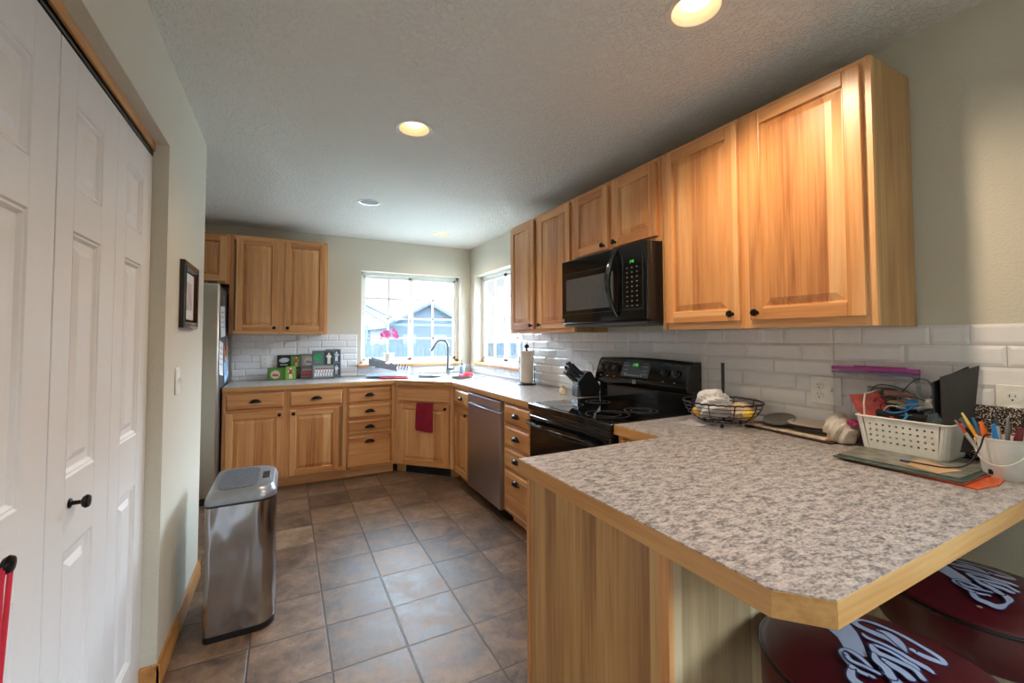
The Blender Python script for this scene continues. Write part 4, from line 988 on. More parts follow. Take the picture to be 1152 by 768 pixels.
plaque('photo_plaque', -1.790, -1.575, .288, -.155, '#5a646c', [('emblem', .05, .46, .52, .95, ('#5a646c', '#1f9a52')), ('player', .52, .95, .50, .97, ('#1d3a34', '#e3d2cf', '#e6cfc0')), ('team', .06, .94, .05, .46, ('#9a9490', '#e8e4e6', '#8a3440'))], 'tall grey sports plaque with green emblem and white-clad player in front')

# ================================================================ PENINSULA CLUTTER
PZ0 = .914
fb = thing('fruit_basket', 'round dark wire fruit basket on ball feet with a tall centre rod', 'basket', (-.185, -3.545, PZ0))
M_WIRE = plain('wire_bronze', '#2a1d18', .4, .5)
prof = [(.085, .022), (.115, .030), (.145, .055), (.162, .085), (.170, .112)]
m = MB()
for i, (r, z) in enumerate([(.085, .022), (.108, .028), (.130, .041), (.147, .058), (.158, .076), (.165, .094)]):
    m.tube([(r*math.cos(2*PI*k/48), r*math.sin(2*PI*k/48), z) for k in range(48)], .0016, 6, closed=True)
m.build('wire_rings', M_WIRE, fb)
MB().tube([(.170*math.cos(2*PI*k/96), .170*math.sin(2*PI*k/96), .112+.0016*math.sin(k*2.1)) for k in range(96)], .0040, 8, closed=True).build('rim', M_WIRE, fb)
m = MB()
for k in range(10):
    a = 2*PI*k/10+.3; m.tube([(r*math.cos(a), r*math.sin(a), z) for r, z in [(.0, .020)]+prof], .0022, 6)
m.build('ribs', M_WIRE, fb)
for k in range(3):
    a = 2*PI*k/3+3.75; MB().lathe([(0, 0), (.007, .003), (.009, .009), (.006, .016), (0, .02)], (.088*math.cos(a), .088*math.sin(a), 0), 12).build('foot', M_WIRE, fb)
MB().cyl((.01, .0, .02), (.01, .0, .292), .0075, n=12).build('centre_rod', M_MATBLK, fb)
# crumpled paper bag in basket
def crumple(name, c, sx, sy, sz, mat, label, cat, seed=1, amp=.18, rot=0, cut=.0):
    random.seed(seed); bm = bmesh.new(); bmesh.ops.create_icosphere(bm, subdivisions=4, radius=1)
    ph = [(random.uniform(2, 6), random.uniform(2, 6), random.uniform(2, 6), random.uniform(0, 6)) for _ in range(9)]
    for v in bm.verts:
        d = sum(abs(math.sin(a*v.co.x+b_*v.co.y+c_*v.co.z+p)) for a, b_, c_, p in ph)/9-.6
        v.co *= 1+amp*2.2*d
        v.co.z = max(v.co.z, -.78)
        v.co = Vector((v.co.x*sx, v.co.y*sy, v.co.z*sz))
    me = bpy.data.meshes.new(name); bm.to_mesh(me); bm.free(); me.materials.append(mat)
    for p in me.polygons: p.use_smooth = True
    me.set_sharp_from_angle(angle=math.radians(26))
    o = bpy.data.objects.new(name, me); COL.objects.link(o); o.location = c; o.rotation_euler = (0, 0, rot); return tag(o, label, cat)
M_PAPER = plain('crumpled_paper', '#d4d2d4', .75); M_CREAM = plain('cream_paper', '#cdb79c', .7)
crumple('paper_bag', (-.215, -3.520, PZ0+.092), .082, .070, .070, M_PAPER, 'crumpled white paper bag sitting in the wire basket', 'bag', 3, .42, .4)
crumple('tissue_bundle', (-.135, -3.605, PZ0+.068), .055, .045, .042, plain('peach_paper', '#dcc3a8', .7), 'peach tissue bundle at the right inside the wire basket', 'paper', 5, .25)
def fruit(c, r, s, label, rot):
    o = MB().lathe([(0, -s), (r*.35, -s*.93), (r*.8, -s*.5), (r, 0), (r*.8, s*.5), (r*.35, s*.93), (r*.12, s*1.08), (0, s*1.1)], n=24).build('lemon', plain('lemon_yellow', '#e0b53a', .45, noise=.1, nscale=120), ang=60)
    o.location = c; o.rotation_euler = rot; return tag(o, label, 'lemon', 'fruit in the basket')
fruit((-.260, -3.475, PZ0+.060), .026, .033, 'yellow lemon on the range side of the basket', (1.3, .2, .4))
fruit((-.130, -3.640, PZ0+.052), .0, .0, '', (0, 0, 0)) if False else fruit((-.150, -3.655, PZ0+.062), .024, .030, 'yellow lemon on the right side of the basket', (1.4, 0, 1.2))
def sheet(name, pts, z0, z1, mat, label, cat, group=None, curl=0):
    m = MB(); m.prism(pts, 'z', z0, z1); c = (sum(p[0] for p in pts)/len(pts), sum(p[1] for p in pts)/len(pts), z0)
    o = m.build(name, mat, loc=c, smooth=False, bevel=.0008); return tag(o, label, cat, group)
sheet('striped_napkin', [(-.330, -3.420), (-.225, -3.400), (-.215, -3.520), (-.325, -3.535)], PZ0+.0005, PZ0+.004, plain('napkin_lilac', '#c9c0c4', .8, noise=.25, nscale=70), 'pale folded napkin under the range side of the basket', 'napkin')
# paper pile
pile = [('dark_magazine', [(-.125, -3.615), (-.165, -3.985), (-.02, -4.00), (-.010, -3.66)], .0005, .006, '#3a3230', 'dark magazine at the bottom of the paper pile'),
        ('orange_folder', [(-.118, -3.64), (-.155, -3.975), (-.03, -3.985), (-.012, -3.68)], .006, .010, '#8c4524', 'rust orange folder in the paper pile'),
        ('newspaper', [(-.118, -3.60), (-.160, -3.965), (-.045, -3.985), (-.025, -3.63)], .0102, .0165, '#cbb9a4', 'folded cream newspaper on the paper pile, edge toward the room'),
        ('brown_magazine', [(-.085, -3.63), (-.115, -3.95), (-.015, -3.965), (-.010, -3.66)], .0168, .023, '#6a5546', 'brown covered magazine on top of the newspaper')]
for n_, p, a, b_, c, l in pile: sheet(n_, p, PZ0+a, PZ0+b_, plain(n_, c, .6, noise=.25, nscale=50), l, 'magazine' if 'mag' in n_ else 'paper')
def dish(name, c, r, tilt, mat, label, rot=0):
    o = MB().lathe([(0, 0), (r*.6, .001), (r, .016), (r, .019), (r*.6, .005), (0, .004)], n=40).build('dish_plate', mat, ang=50); o.location = c; o.rotation_euler = (0, tilt, rot)
    return tag(o, label, 'dish')
dish('plate', (-.072, -3.745, PZ0+.036), .062, -.28, plain('smoke_grey', '#77726e', .3), 'smoky grey saucer tilted on the paper pile')
o = MB().loft([[(x*s_, y*s_, z) for x, y in rrect(-.05, .05, -.085, .085, .045)] for z, s_ in ((0, .7), (.010, 1), (.012, 1), (.004, .7))]).build('melamine_tray', plain('tray_beige', '#cfc0ae', .35)); o.location = (-.075, -3.875, PZ0+.044); o.rotation_euler = (0, -.10, .05)
tag(o, 'small oval beige tray on top of the paper pile', 'tray')
m = MB().box(-.055, .05, -.10, .06, 0, .016); o = m.build('black_case', M_MATBLK, bevel=.003); o.location = (-.065, -3.89, PZ0+.0235); tag(o, 'flat black case under the beige tray on the paper pile', 'case')
crumple('snack_bag', (-.095, -3.990, PZ0+.050), .045, .050, .058, plain('bag_cream', '#d5cabf', .4, noise=.05), 'cream crinkled snack bag left of the white bin', 'bag', 11, .34, .3)
o = crumple('bag_bow', (-.105, -4.035, PZ0+.085), .018, .020, .013, plain('magenta_foil', '#b52f6f', .35), 'small magenta foil scrap beside the cream snack bag', 'foil', 8, .3); 
crumple('foil_scrap', (-.062, -4.052, PZ0+.035), .014, .012, .034, plain('maroon_foil', '#7a2740', .4), 'dark maroon wrapper wedged against the white bin', 'wrapper', 9, .3)
# magazines under the bin
mg = [('orange_booklet', [(-.335, -4.135), (-.370, -4.43), (-.270, -4.445), (-.105, -4.428), (-.10, -4.16)], .0005, .0045, '#c9551f', 'orange booklet at the bottom of the magazine stack under the bin'),
      ('red_magazine', [(-.360, -4.105), (-.368, -4.405), (-.10, -4.41), (-.10, -4.10)], .0047, .008, '#8f3428', 'red-edged magazine second from the bottom under the bin'),
      ('green_magazine', [(-.372, -4.090), (-.362, -4.400), (-.10, -4.400), (-.10, -4.085)], .0082, .012, '#41564f', 'dark green magazine in the stack under the bin'),
      ('photo_magazine', [(-.345, -4.095), (-.340, -4.385), (-.05, -4.39), (-.05, -4.08)], .0122, .0165, '#77756b', 'glossy photo magazine on top of the stack under the bin')]
for n_, p, a, b_, c, l in mg: sheet(n_, p, PZ0+a, PZ0+b_, plain(n_, c, .35, noise=.55 if 'photo' in n_ else .15, nscale=22), l, 'magazine', 'magazines under the white bin')
sheet('brown_envelope', [(-.300, -4.235), (-.345, -4.345), (-.245, -4.365), (-.205, -4.260)], PZ0+.0168, PZ0+.0185, plain('kraft', '#c9a37c', .7), 'small kraft brown envelope lying on the photo magazine', 'envelope')
# white perforated bin
bn = thing('storage_bin', 'white perforated plastic bin full of cables and papers', 'bin', (-.10, -4.195, PZ0+.017))
def bring(x0, x1, y0, y1, z, r=.02): return [(x, y, z) for x, y in rrect(x0, x1, y0, y1, r, 5)]
X0b, X1b, Y0b, Y1b = -.060, .082, -.112, .108; zt_ = .114; tp = .014
def holes_face(m):   # front face (facing -x) as slab with holes
    outer = [(Y1b-.02, 0.0), (Y0b+.02, 0.0), (Y0b-.0+.010, zt_), (Y1b-.010, zt_)]
    hs = []
    for r in range(4):
        for k in range(10):
            hs.append(circ(Y1b-.028-.0182*k-.002*r*0, .030+.0195*r, .0036, 8))
    vs, fs = poly(outer[::-1], hs, 0, .003)
    sh = []
    for (a, z, d) in vs: sh.append((X0b-tp*(z/zt_)+.002-d, a, z))
    m.add(sh, fs)
m = MB(); holes_face(m)
m.add([], [])
# other walls: loft sides as thin open shell (three sides)
def shell(m, pts0, pts1, t=.0025):
    n = len(pts0)
    for i in range(n-1):
        a, b_, c, d = Vector(pts0[i]), Vector(pts0[i+1]), Vector(pts1[i+1]), Vector(pts1[i]); nn = (b_-a).cross(d-a).normalized()*t
        m.add([a, b_, c, d, a+nn, b_+nn, c+nn, d+nn], [(0, 1, 2, 3), (7, 6, 5, 4), (0, 4, 5, 1), (1, 5, 6, 2), (2, 6, 7, 3), (3, 7, 4, 0)])
def path(z, e):
    p = []
    r = .02
    for i in range(5): t_ = PI+PI/2*i/4; p.append((X0b-e+r+r*math.cos(t_), Y0b-e+r+r*math.sin(t_), z))
    p.append((X1b, Y0b-e, z)); p.append((X1b, Y1b+e, z))
    for i in range(5): t_ = PI/2+PI/2*i/4; p.append((X0b-e+r+r*math.cos(t_), Y1b+e-r+r*math.sin(t_), z))
    return p
shell(m, path(0, 0), path(zt_, tp))
m.box(X0b+.005, X1b, Y0b+.005, Y1b-.005, 0, .003)
m.build('bin_body', M_WHITE, bn, smooth=True, ang=25)
rp = path(zt_, tp+.003); MB().tube(rp, .0035, 8, closed=True).build('rim', M_WHITE, bn)
MB().tube([(X0b-tp-.003, Y1b-.015, zt_-.002), (X0b-tp-.006, Y1b-.015, zt_+.045), (X0b-.002, Y1b-.012, zt_+.078), (X1b-.03, Y1b-.012, zt_+.085)], .0028, 8).build('wire_bail', plain('cream_wire', '#d8cdbd', .4), bn)
# contents of bin
def slab(name, c, dims, rot, mat, label, cat, bevel=.002, extra=None):
    m = MB().box(-dims[0]/2, dims[0]/2, -dims[1]/2, dims[1]/2, -dims[2]/2, dims[2]/2, 0)
    mats = [mat]
    if extra:
        for bx, em in extra: mats.append(em); m.box(*bx, m=len(mats)-1)
    o = m.build(name, mats, bevel=bevel, smooth=False); o.location = c; o.rotation_euler = rot; return tag(o, label, cat)
BZ = PZ0+.017
# red book leaning out of the bin (cover faces the room, -x)
rb = thing('card_case', 'red patterned card case leaning out of the white bin', 'case', (-.12, -4.10, 1.06))
def para(TL, TR, BR, BL, t): 
    TL, TR, BR, BL = map(Vector, (TL, TR, BR, BL)); nn = (TR-TL).cross(BL-TL).normalized()*t
    return [TL, TR, BR, BL, TL+nn, TR+nn, BR+nn, BL+nn], [(0, 1, 2, 3), (7, 6, 5, 4), (0, 4, 5, 1), (1, 5, 6, 2), (2, 6, 7, 3), (3, 7, 4, 0)]
TL, TR, BR, BL = Vector((-.105, -4.027, 1.104)), Vector((-.100, -4.117, 1.122)), Vector((-.135, -4.180, 1.030)), Vector((-.140, -4.080, 1.020))
MB().add(*para(TL, TR, BR, BL, -.009)).build('cover', plain('case_print', '#b23c32', .4, noise=.4, nscale=34), rb, world=True, smooth=False)
MB().add(*para(TL+(TR-TL)*.90+Vector((-.001, 0, 0)), TR+Vector((-.001, 0, 0)), BR+Vector((-.001, 0, 0)), BR+(BL-BR)*.10+Vector((-.001, 0, 0)), -.011)).build('spine', plain('case_red', '#c81f26', .35), rb, world=True, smooth=False)
def q4(u, v, o=-.0012): return TL+(TR-TL)*u+(BL-TL)*v+Vector((o, 0, .0003))
MB().add(*para(q4(.04, .03), q4(.88, .03), q4(.88, .12), q4(.04, .12), .0006)).build('title_band', plain('case_band', '#c9a39a', .5), rb, world=True, smooth=False)
m = MB()
for i in range(14): u, v = .1+.055*i, .25+.5*abs(math.sin(i*1.9)); m.add(*para(q4(u, v), q4(u+.10, v+.02), q4(u+.10, v+.12), q4(u+.02, v+.12), .0006))
m.build('picture_marks', plain('case_marks', '#c9b3a4', .5, noise=.3), rb, world=True, smooth=False)
# black binder
bd = thing('binder', 'black stiff folder standing upright at the right of the bin', 'folder', (-.075, -4.298, BZ+.02))
m = MB(); m.add([(-.040, .012, 0), (.045, -.026, 0), (.062, -.048, .282), (-.045, .012, .245), (-.042, .008, 0), (.043, -.030, 0), (.060, -.052, .282), (-.047, .008, .245)], [(0, 1, 2, 3), (7, 6, 5, 4), (0, 4, 5, 1), (1, 5, 6, 2), (2, 6, 7, 3), (3, 7, 4, 0)])
m.build('front_cover', plain('folder_black', '#3a3330', .5), bd, smooth=False)
m = MB(); m.add([(-.050, .026, 0), (.030, -.005, 0), (.050, -.026, .278), (-.056, .030, .225), (-.048, .022, 0), (.032, -.009, 0), (.052, -.030, .278), (-.054, .026, .225)], [(0, 1, 2, 3), (7, 6, 5, 4), (0, 4, 5, 1), (1, 5, 6, 2), (2, 6, 7, 3), (3, 7, 4, 0)])
m.build('back_cover', M_MATBLK, bd, smooth=False)
def wire(name, pts, r, mat, label, cat='cable', n=10):
    P = [Vector(p) for p in pts]; out_ = []
    for i in range(len(P)-1):
        p0 = P[max(i-1, 0)]; p1, p2 = P[i], P[i+1]; p3 = P[min(i+2, len(P)-1)]
        for k in range(n):
            t_ = k/n; out_.append(.5*((2*p1)+(-p0+p2)*t_+(2*p0-5*p1+4*p2-p3)*t_*t_+(-p0+3*p1-3*p2+p3)*t_**3))
    out_.append(P[-1]); o = MB().tube(out_, r, 6).build(name, mat, loc=P[0]); return tag(o, label, cat)
M_CORD = plain('cord_black', '#141416', .45)
wire('black_cable', [(-.11, -4.125, BZ+.10), (-.10, -4.085, BZ+.165), (-.085, -4.10, BZ+.215), (-.08, -4.145, BZ+.220), (-.075, -4.19, BZ+.20), (-.08, -4.215, BZ+.165), (-.085, -4.22, BZ+.13)], .0016, M_CORD, 'thin black cable looping over the front left of the bin')
wire('black_cable', [(-.09, -4.165, BZ+.15), (-.07, -4.175, BZ+.205), (-.06, -4.205, BZ+.245), (-.055, -4.235, BZ+.245), (-.06, -4.250, BZ+.205), (-.075, -4.235, BZ+.165), (-.09, -4.21, BZ+.14)], .0016, M_CORD, 'thin black cable making the tallest loop above the bin')
wire('black_cable', [(-.12, -4.14, BZ+.12), (-.13, -4.13, BZ+.15), (-.125, -4.16, BZ+.175), (-.12, -4.20, BZ+.165), (-.125, -4.205, BZ+.135), (-.13, -4.17, BZ+.12)], .0016, M_CORD, 'black cable coiled low in the middle of the bin')
wire('white_cable', [(-.11, -4.10, BZ+.12), (-.10, -4.115, BZ+.175), (-.09, -4.17, BZ+.185), (-.09, -4.21, BZ+.172), (-.10, -4.225, BZ+.14)], .002, M_WHITE, 'white cable lying across the top of the bin')
wire('blue_cable', [(-.135, -4.145, BZ+.135), (-.145, -4.175, BZ+.133), (-.135, -4.205, BZ+.145), (-.12, -4.215, BZ+.16)], .003, plain('blue_plastic', '#1f7fc0', .4), 'bright blue cord curving over the contents of the bin')
slab('sunglasses_case', (-.070, -4.165, BZ+.188), (.05, .085, .018), (.1, .2, .2), plain('pink_brown', '#8a5a50', .5), 'dusty pink folded pouch near the top of the bin', 'case', .006)
slab('photo_print', (-.030, -4.095, BZ+.165), (.004, .085, .085), (.05, 0, .1), plain('grey_photo', '#76736f', .5, noise=.4, nscale=25), 'grey photo standing at the back left of the bin', 'photo', 0)
slab('battery_pack', (-.100, -4.205, BZ+.165), (.045, .065, .018), (-.25, -.35, .35), plain('grey_box', '#8f8c88', .5), 'grey packet with a blue label on top of the bin', 'box', .002, [((-.0235, -.0222, -.02, .015, -.006, .007), plain('blue_label', '#2b76b8', .5)), ((-.018, .012, -.020, .012, .0088, .0096), plain('blue_label', '#2b76b8', .5))])
slab('white_box', (-.075, -4.240, BZ+.168), (.050, .055, .024), (-.3, -.25, -.2), M_WHITE, 'small white packet beside the folder in the bin', 'box')
slab('tan_notebook', (-.070, -4.175, BZ+.160), (.085, .085, .014), (.1, .15, .3), plain('tan', '#9f7b55', .6), 'tan notebook under the cables in the bin', 'notebook')
slab('black_pouch', (-.098, -4.190, BZ+.100), (.085, .150, .075), (0, 0, 0), plain('pouch_black', '#121113', .5), 'black pouch filling the middle of the bin', 'pouch', .01)
crumple('plastic_wrap', (-.118, -4.262, BZ+.105), .024, .030, .042, plain('dark_film', '#3c4246', .2, spec=.8), 'dark clear plastic wrap with green contents in front of the folder', 'wrapper', 21, .3)
o = MB().box(-.006, .006, -.010, .010, -.010, .010).build('green_tag', plain('green_plastic', '#2c8a5e', .4), bevel=.003); o.location = (-.146, -4.268, BZ+.103); tag(o, 'small green block in the plastic wrap at the bin rim', 'block')
wire('blue_clip', [(-.156, -4.206, BZ+.096), (-.160, -4.204, BZ+.112), (-.154, -4.211, BZ+.127), (-.150, -4.207, BZ+.138)], .0035, plain('blue_plastic', '#1f7fc0', .4), 'bright blue plastic hook hanging on the front rim of the bin', 'clip')
# zip bag standing behind
zb_ = thing('zip_bag', 'clear zip bag with magenta seal leaning on the backsplash behind the bin', 'bag', (-.03, -4.075, PZ0))
m = MB(); n_ = 10
for i in range(n_+1):
    y = .135-.27*i/n_
    for z in (0.002, .10, .20, .292): m.v.append((.002*math.sin(i*1.7+z*20)-.004, y, z))
for i in range(n_):
    for j in range(3): q_ = i*4+j; m.f.append([q_, q_+1, q_+5, q_+4]); m.m.append(0)
o = m.build('film', M_BAG, zb_); s_ = o.modifiers.new('s', 'SOLIDIFY'); s_.thickness = .0006
MB().box(-.014, -.006, -.136, .136, .284, .297).box(-.013, -.007, -.10, .06, .297, .302).build('zip_seal', plain('magenta', '#a8358c', .4), zb_, bevel=.001)
MB().box(-.012, -.008, -.136, .136, .270, .278).build('seal_line', plain('violet_grey', '#6f6890', .4), zb_, smooth=False)
wire('charger_lead', [(-.04, -4.050, PZ0+.165), (-.06, -4.045, PZ0+.15), (-.07, -4.060, PZ0+.13), (-.055, -4.050, PZ0+.11), (-.07, -4.065, PZ0+.12), (-.06, -4.045, PZ0+.135)], .0022, M_CORD, 'small black coiled lead hanging left of the bin')
slab('black_plug', (-.06, -4.030, PZ0+.168), (.012, .020, .010), (0, .2, 0), M_CORD, 'small black plug above the coiled lead left of the bin', 'plug')
# speckled slab behind bucket
o = MB().box(-.022, -.009, -.30, .0, 0, .193).build('stone_slab', M_GRAN, bevel=.003); o.location = (0, -4.300, PZ0); tag(o, 'speckled black stone board standing on the backsplash behind the bucket', 'board')
# usb cable from bucket
uc = thing('usb_cable', 'black cable running from the bucket to a blue-tipped plug on the magazines', 'cable', (-.26, -4.27, PZ0+.02))
pts = [(-.290, -4.262, PZ0+.0245), (-.285, -4.30, PZ0+.0235), (-.255, -4.340, PZ0+.021), (-.225, -4.372, PZ0+.035), (-.215, -4.395, PZ0+.085), (-.20, -4.402, PZ0+.122), (-.18, -4.41, PZ0+.125)]
P = [Vector(p) for p in pts]; out_ = []
for i in range(len(P)-1):
    p0 = P[max(i-1, 0)]; p1, p2 = P[i], P[i+1]; p3 = P[min(i+2, len(P)-1)]
    for k in range(8):
        t_ = k/8; out_.append(.5*((2*p1)+(-p0+p2)*t_+(2*p0-5*p1+4*p2-p3)*t_*t_+(-p0+3*p1-3*p2+p3)*t_**3))
MB().tube(out_, .0023, 8).build('cord', M_CORD, uc, world=True)
MB().box(-.2955, -.2845, -4.262, -4.240, PZ0+.0198, PZ0+.0262).build('plug', plain('plug_blue', '#273f66', .35), uc, world=True, bevel=.001)
# bucket with pens
bk = thing('pencil_bucket', 'small white metal bucket with wire handle, full of pens', 'bucket', (-.150, -4.425, PZ0))
MB().lathe([(.040, 0), (.041, .002), (.052, .112), (.0545, .114), (.0545, .118), (.051, .118), (.050, .108), (.039, .004), (0, .004)], n=40).build('pail', plain('enamel_white', '#dcd8d2', .3), bk, ang=40)
pts = []
for i in range(21):
    t_ = PI*i/20; pts.append((-.0-.062*math.sin(t_)*.9, .054*math.cos(t_), .100-.058*math.sin(t_)))
MB().tube(pts, .0016, 8).build('wire_handle', plain('enamel_wire', '#d8d2c8', .35), bk)
for s_ in (-1, 1): MB().cyl((0, s_*.050, .100), (0, s_*.057, .100), .006, n=12).build('handle_lug', plain('enamel_wire', '#d8d2c8', .35), bk)
MB().box(-.0415, -.0400, .010, .020, .012, .026).build('tab', M_MATBLK, bk, smooth=False)
def pen(x, y, tx, ty, L, r, col, label, tip=None, cat='pen'):
    b0 = Vector((-.150+x*.45, -4.425+y*.45, PZ0+.01)); d = Vector((tx, ty, 1)).normalized(); L = L+.014
    c = plain('pen_'+col, col, .35); m = MB().cyl(b0, b0+d*L*.80, r, n=12, m=0).cyl(b0+d*L*.80, b0+d*L, r*.95, r*.6, n=12, m=1)
    o = m.build('pen' if cat == 'pen' else cat.replace(' ', '_'), [c, plain('pen_'+(tip or col), tip or col, .35)], loc=b0, ang=40); tag(o, label, cat, 'pens and pencils in the bucket')
pen(-.03, .01, -.05, .42, .170, .0045, '#f0a81e', 'yellow pencil leaning left in the bucket', '#e8c878', 'pencil')
pen(-.01, .035, -.05, .55, .150, .0045, '#9a9694', 'grey pen leaning far left in the bucket')
pen(-.03, .03, -.1, .50, .140, .0040, '#b8b4ae', 'silver pen with red end at the left of the bucket', '#c03028')
pen(-.035, .0, -.25, .02, .140, .0065, '#2489d0', 'bright blue marker at the front of the bucket')
pen(-.02, .015, -.15, .18, .140, .0075, '#ee6a1c', 'orange highlighter at the front of the bucket')
pen(.0, -.015, -.05, -.05, .155, .0050, '#7c7c80', 'grey metal pen in the middle of the bucket')
pen(.01, -.005, .0, .08, .160, .0040, '#c2c6cc', 'silver pen with clip in the middle of the bucket', '#3c4a60')
pen(.01, -.03, .0, -.18, .158, .0055, '#d8401c', 'red-orange pen with dark cap in the bucket', '#1a1a1a')
pen(-.02, -.03, -.1, -.20, .135, .0090, '#6e1626', 'thick maroon marker at the right of the bucket')
pen(-.01, .02, .12, .35, .150, .0045, '#2a6f9c', 'teal pen behind the yellow pencil in the bucket')
pen(.0, -.04, .0, -.32, .140, .0060, '#b81e3c', 'crimson marker at the right edge of the bucket')
slab('scissors_blade', (-.165, -4.372, PZ0+.130), (.004, .014, .085), (-.75, 0, 0), plain('scissor_grey', '#6c6a66', .3, .5), 'grey ruler end leaning out left of the bucket', 'ruler', .001)

# ================================================================ BAR STOOLS
STROKES = [[(0.08, -0.026, 0.0141), (0.08, -0.042, 0.0235), (0.09, -0.061, 0.0218), (0.1, -0.067, 0.013), (0.113, -0.054, 0.0191), (0.121, -0.023, 0.0192), (0.129, 0.018, 0.0194), (0.126, 0.052, 0.0218), (0.115, 0.075, 0.0148), (0.092, 0.079, 0.014), (0.075, 0.068, 0.0235), (0.071, 0.045, 0.0257), (0.073, 0.023, 0.0296), (0.075, 0.006, 0.0292), (0.067, -0.008, 0.0221), (0.057, -0.025, 0.004)], [(0.093, 0.037, 0.0054), (0.098, 0.023, 0.0252), (0.088, 0.005, 0.027), (0.073, -0.01, 0.021), (0.057, -0.025, 0.005)], [(0.042, 0.043, 0.005), (0.034, 0.03, 0.0133), (0.039, 0.008, 0.0132), (0.04, -0.018, 0.0151), (0.037, -0.037, 0.0161), (0.038, -0.061, 0.0191), (0.034, -0.072, 0.0071)], [(0.008, 0.017, 0.0085), (0.019, 0.01, 0.0114), (0.024, -0.013, 0.0112), (0.021, -0.035, 0.013), (0.018, -0.05, 0.0191), (0.015, -0.058, 0.005)], [(0.01, 0.014, 0.012), (-0.003, 0.001, 0.0204), (0.0, -0.014, 0.0173), (0.005, -0.034, 0.0173), (0.007, -0.054, 0.014), (-0.005, -0.07, 0.014)], [(-0.019, 0.001, 0.011), (-0.036, -0.016, 0.016), (-0.049, -0.035, 0.015), (-0.054, -0.049, 0.015)], [(-0.068, -0.025, 0.0061), (-0.053, 0.0, 0.01), (-0.046, 0.022, 0.0124), (-0.05, 0.036, 0.0072), (-0.064, 0.035, 0.01), (-0.08, 0.017, 0.0102), (-0.087, -0.005, 0.0102), (-0.081, -0.024, 0.0112)], [(-0.0881, 0.0056, 0.013), (-0.112, -0.0039, 0.0192), (-0.1173, -0.0211, 0.0221), (-0.1184, -0.0383, 0.0218), (-0.0923, -0.0529, 0.0063), (-0.0652, -0.0555, 0.022), (-0.0531, -0.0441, 0.0202), (-0.0534, -0.0327, 0.0131)], [(-0.0167, -0.0007, 0.009), (-0.0326, -0.0112, 0.0181), (-0.0399, -0.0279, 0.02), (-0.0548, -0.0427, 0.02)], [(-0.0196, -0.0164, 0.0092), (-0.0224, -0.0322, 0.0202), (-0.0233, -0.0484, 0.021), (-0.0284, -0.0605, 0.02)], [(-0.0632, 0.0272, 0.009), (-0.0738, 0.0134, 0.0111), (-0.0697, -0.0072, 0.0102), (-0.0665, -0.0275, 0.0092)]]
RIB = [(0.008, 0.109), (0.003, 0.093), (-0.015, 0.063), (-0.044, 0.037), (-0.039, 0.031), (-0.038, 0.014), (-0.036, 0.003), (-0.003, 0.022), (0.038, 0.052), (0.066, 0.079), (0.087, 0.109), (0.088, 0.128)]
SR = .206; DH = .030
def domez(x, y): return DH*(1-min(1, (x*x+y*y)/(SR*SR)))
def smooth_stroke(k, n=5):
    o = []
    for i in range(len(k)-1):
        p0, p1, p2, p3 = [Vector(k[max(0, min(len(k)-1, j))]) for j in (i-1, i, i+1, i+2)]
        for q_ in range(n):
            t_ = q_/n; o.append(.5*((2*p1)+(-p0+p2)*t_+(2*p0-5*p1+4*p2-p3)*t_*t_+(-p0+3*p1-3*p2+p3)*t_**3))
    o.append(Vector(k[-1])); return o
def script(m, h):
    for si, k in enumerate(STROKES):
        for grow, mi, dz in ((.0030, 1, 0), (0, 0, .00022)):
            s_ = smooth_stroke(k); L = []; h2 = h+si*.0005+dz
            for i, p in enumerate(s_):
                a, b_ = s_[max(i-1, 0)], s_[min(i+1, len(s_)-1)]; d = Vector((b_.x-a.x, b_.y-a.y)); d.normalize(); nn = Vector((-d.y, d.x)); w = max(.0015, p.z*.36)+grow
                for s2 in (-1, -.33, .33, 1):
                    x, y = p.x+nn.x*w*s2, p.y+nn.y*w*s2; L.append((x, y, domez(x, y)+h2))
            m.add(L, [(i*4+j, i*4+j+1, i*4+5+j, i*4+4+j) for i in range(len(s_)-1) for j in range(3)], mi)
            for e_ in (s_[0], s_[-1]):   # round ends
                w = max(.0015, e_.z*.36)+grow
                m.add([(e_.x+w*math.cos(2*PI*j/12), e_.y+w*math.sin(2*PI*j/12), domez(e_.x, e_.y)+h2+.00004) for j in range(12)], [list(range(12))], mi)
def ribbon(m, grow, h, mi):
    n = 6; A = RIB[0:4]; B_ = [RIB[11], RIB[9], RIB[8], RIB[7]]; C_ = []
    for k in range(3):
        for q_ in range(4):
            t_ = q_/4
            a = (A[k][0]*(1-t_)+A[k+1][0]*t_, A[k][1]*(1-t_)+A[k+1][1]*t_); b2 = (B_[k][0]*(1-t_)+B_[k+1][0]*t_, B_[k][1]*(1-t_)+B_[k+1][1]*t_); C_.append((a, b2))
    C_.append((A[3], B_[3])); C_.append(((-.036, .008), (-.030, .005)))
    L = []
    for a, b2 in C_:
        d = Vector((b2[0]-a[0], b2[1]-a[1])); d.normalize(); a2 = (a[0]-d.x*grow, a[1]-d.y*grow); b3 = (b2[0]+d.x*grow, b2[1]+d.y*grow)
        for j in range(n+1):
            x = a2[0]+(b3[0]-a2[0])*j/n; y = a2[1]+(b3[1]-a2[1])*j/n; L.append((x, y, domez(x, y)+h))
    m.add(L, [(i*(n+1)+j, i*(n+1)+j+1, (i+1)*(n+1)+j+1, (i+1)*(n+1)+j) for i in range(len(C_)-1) for j in range(n)], mi)
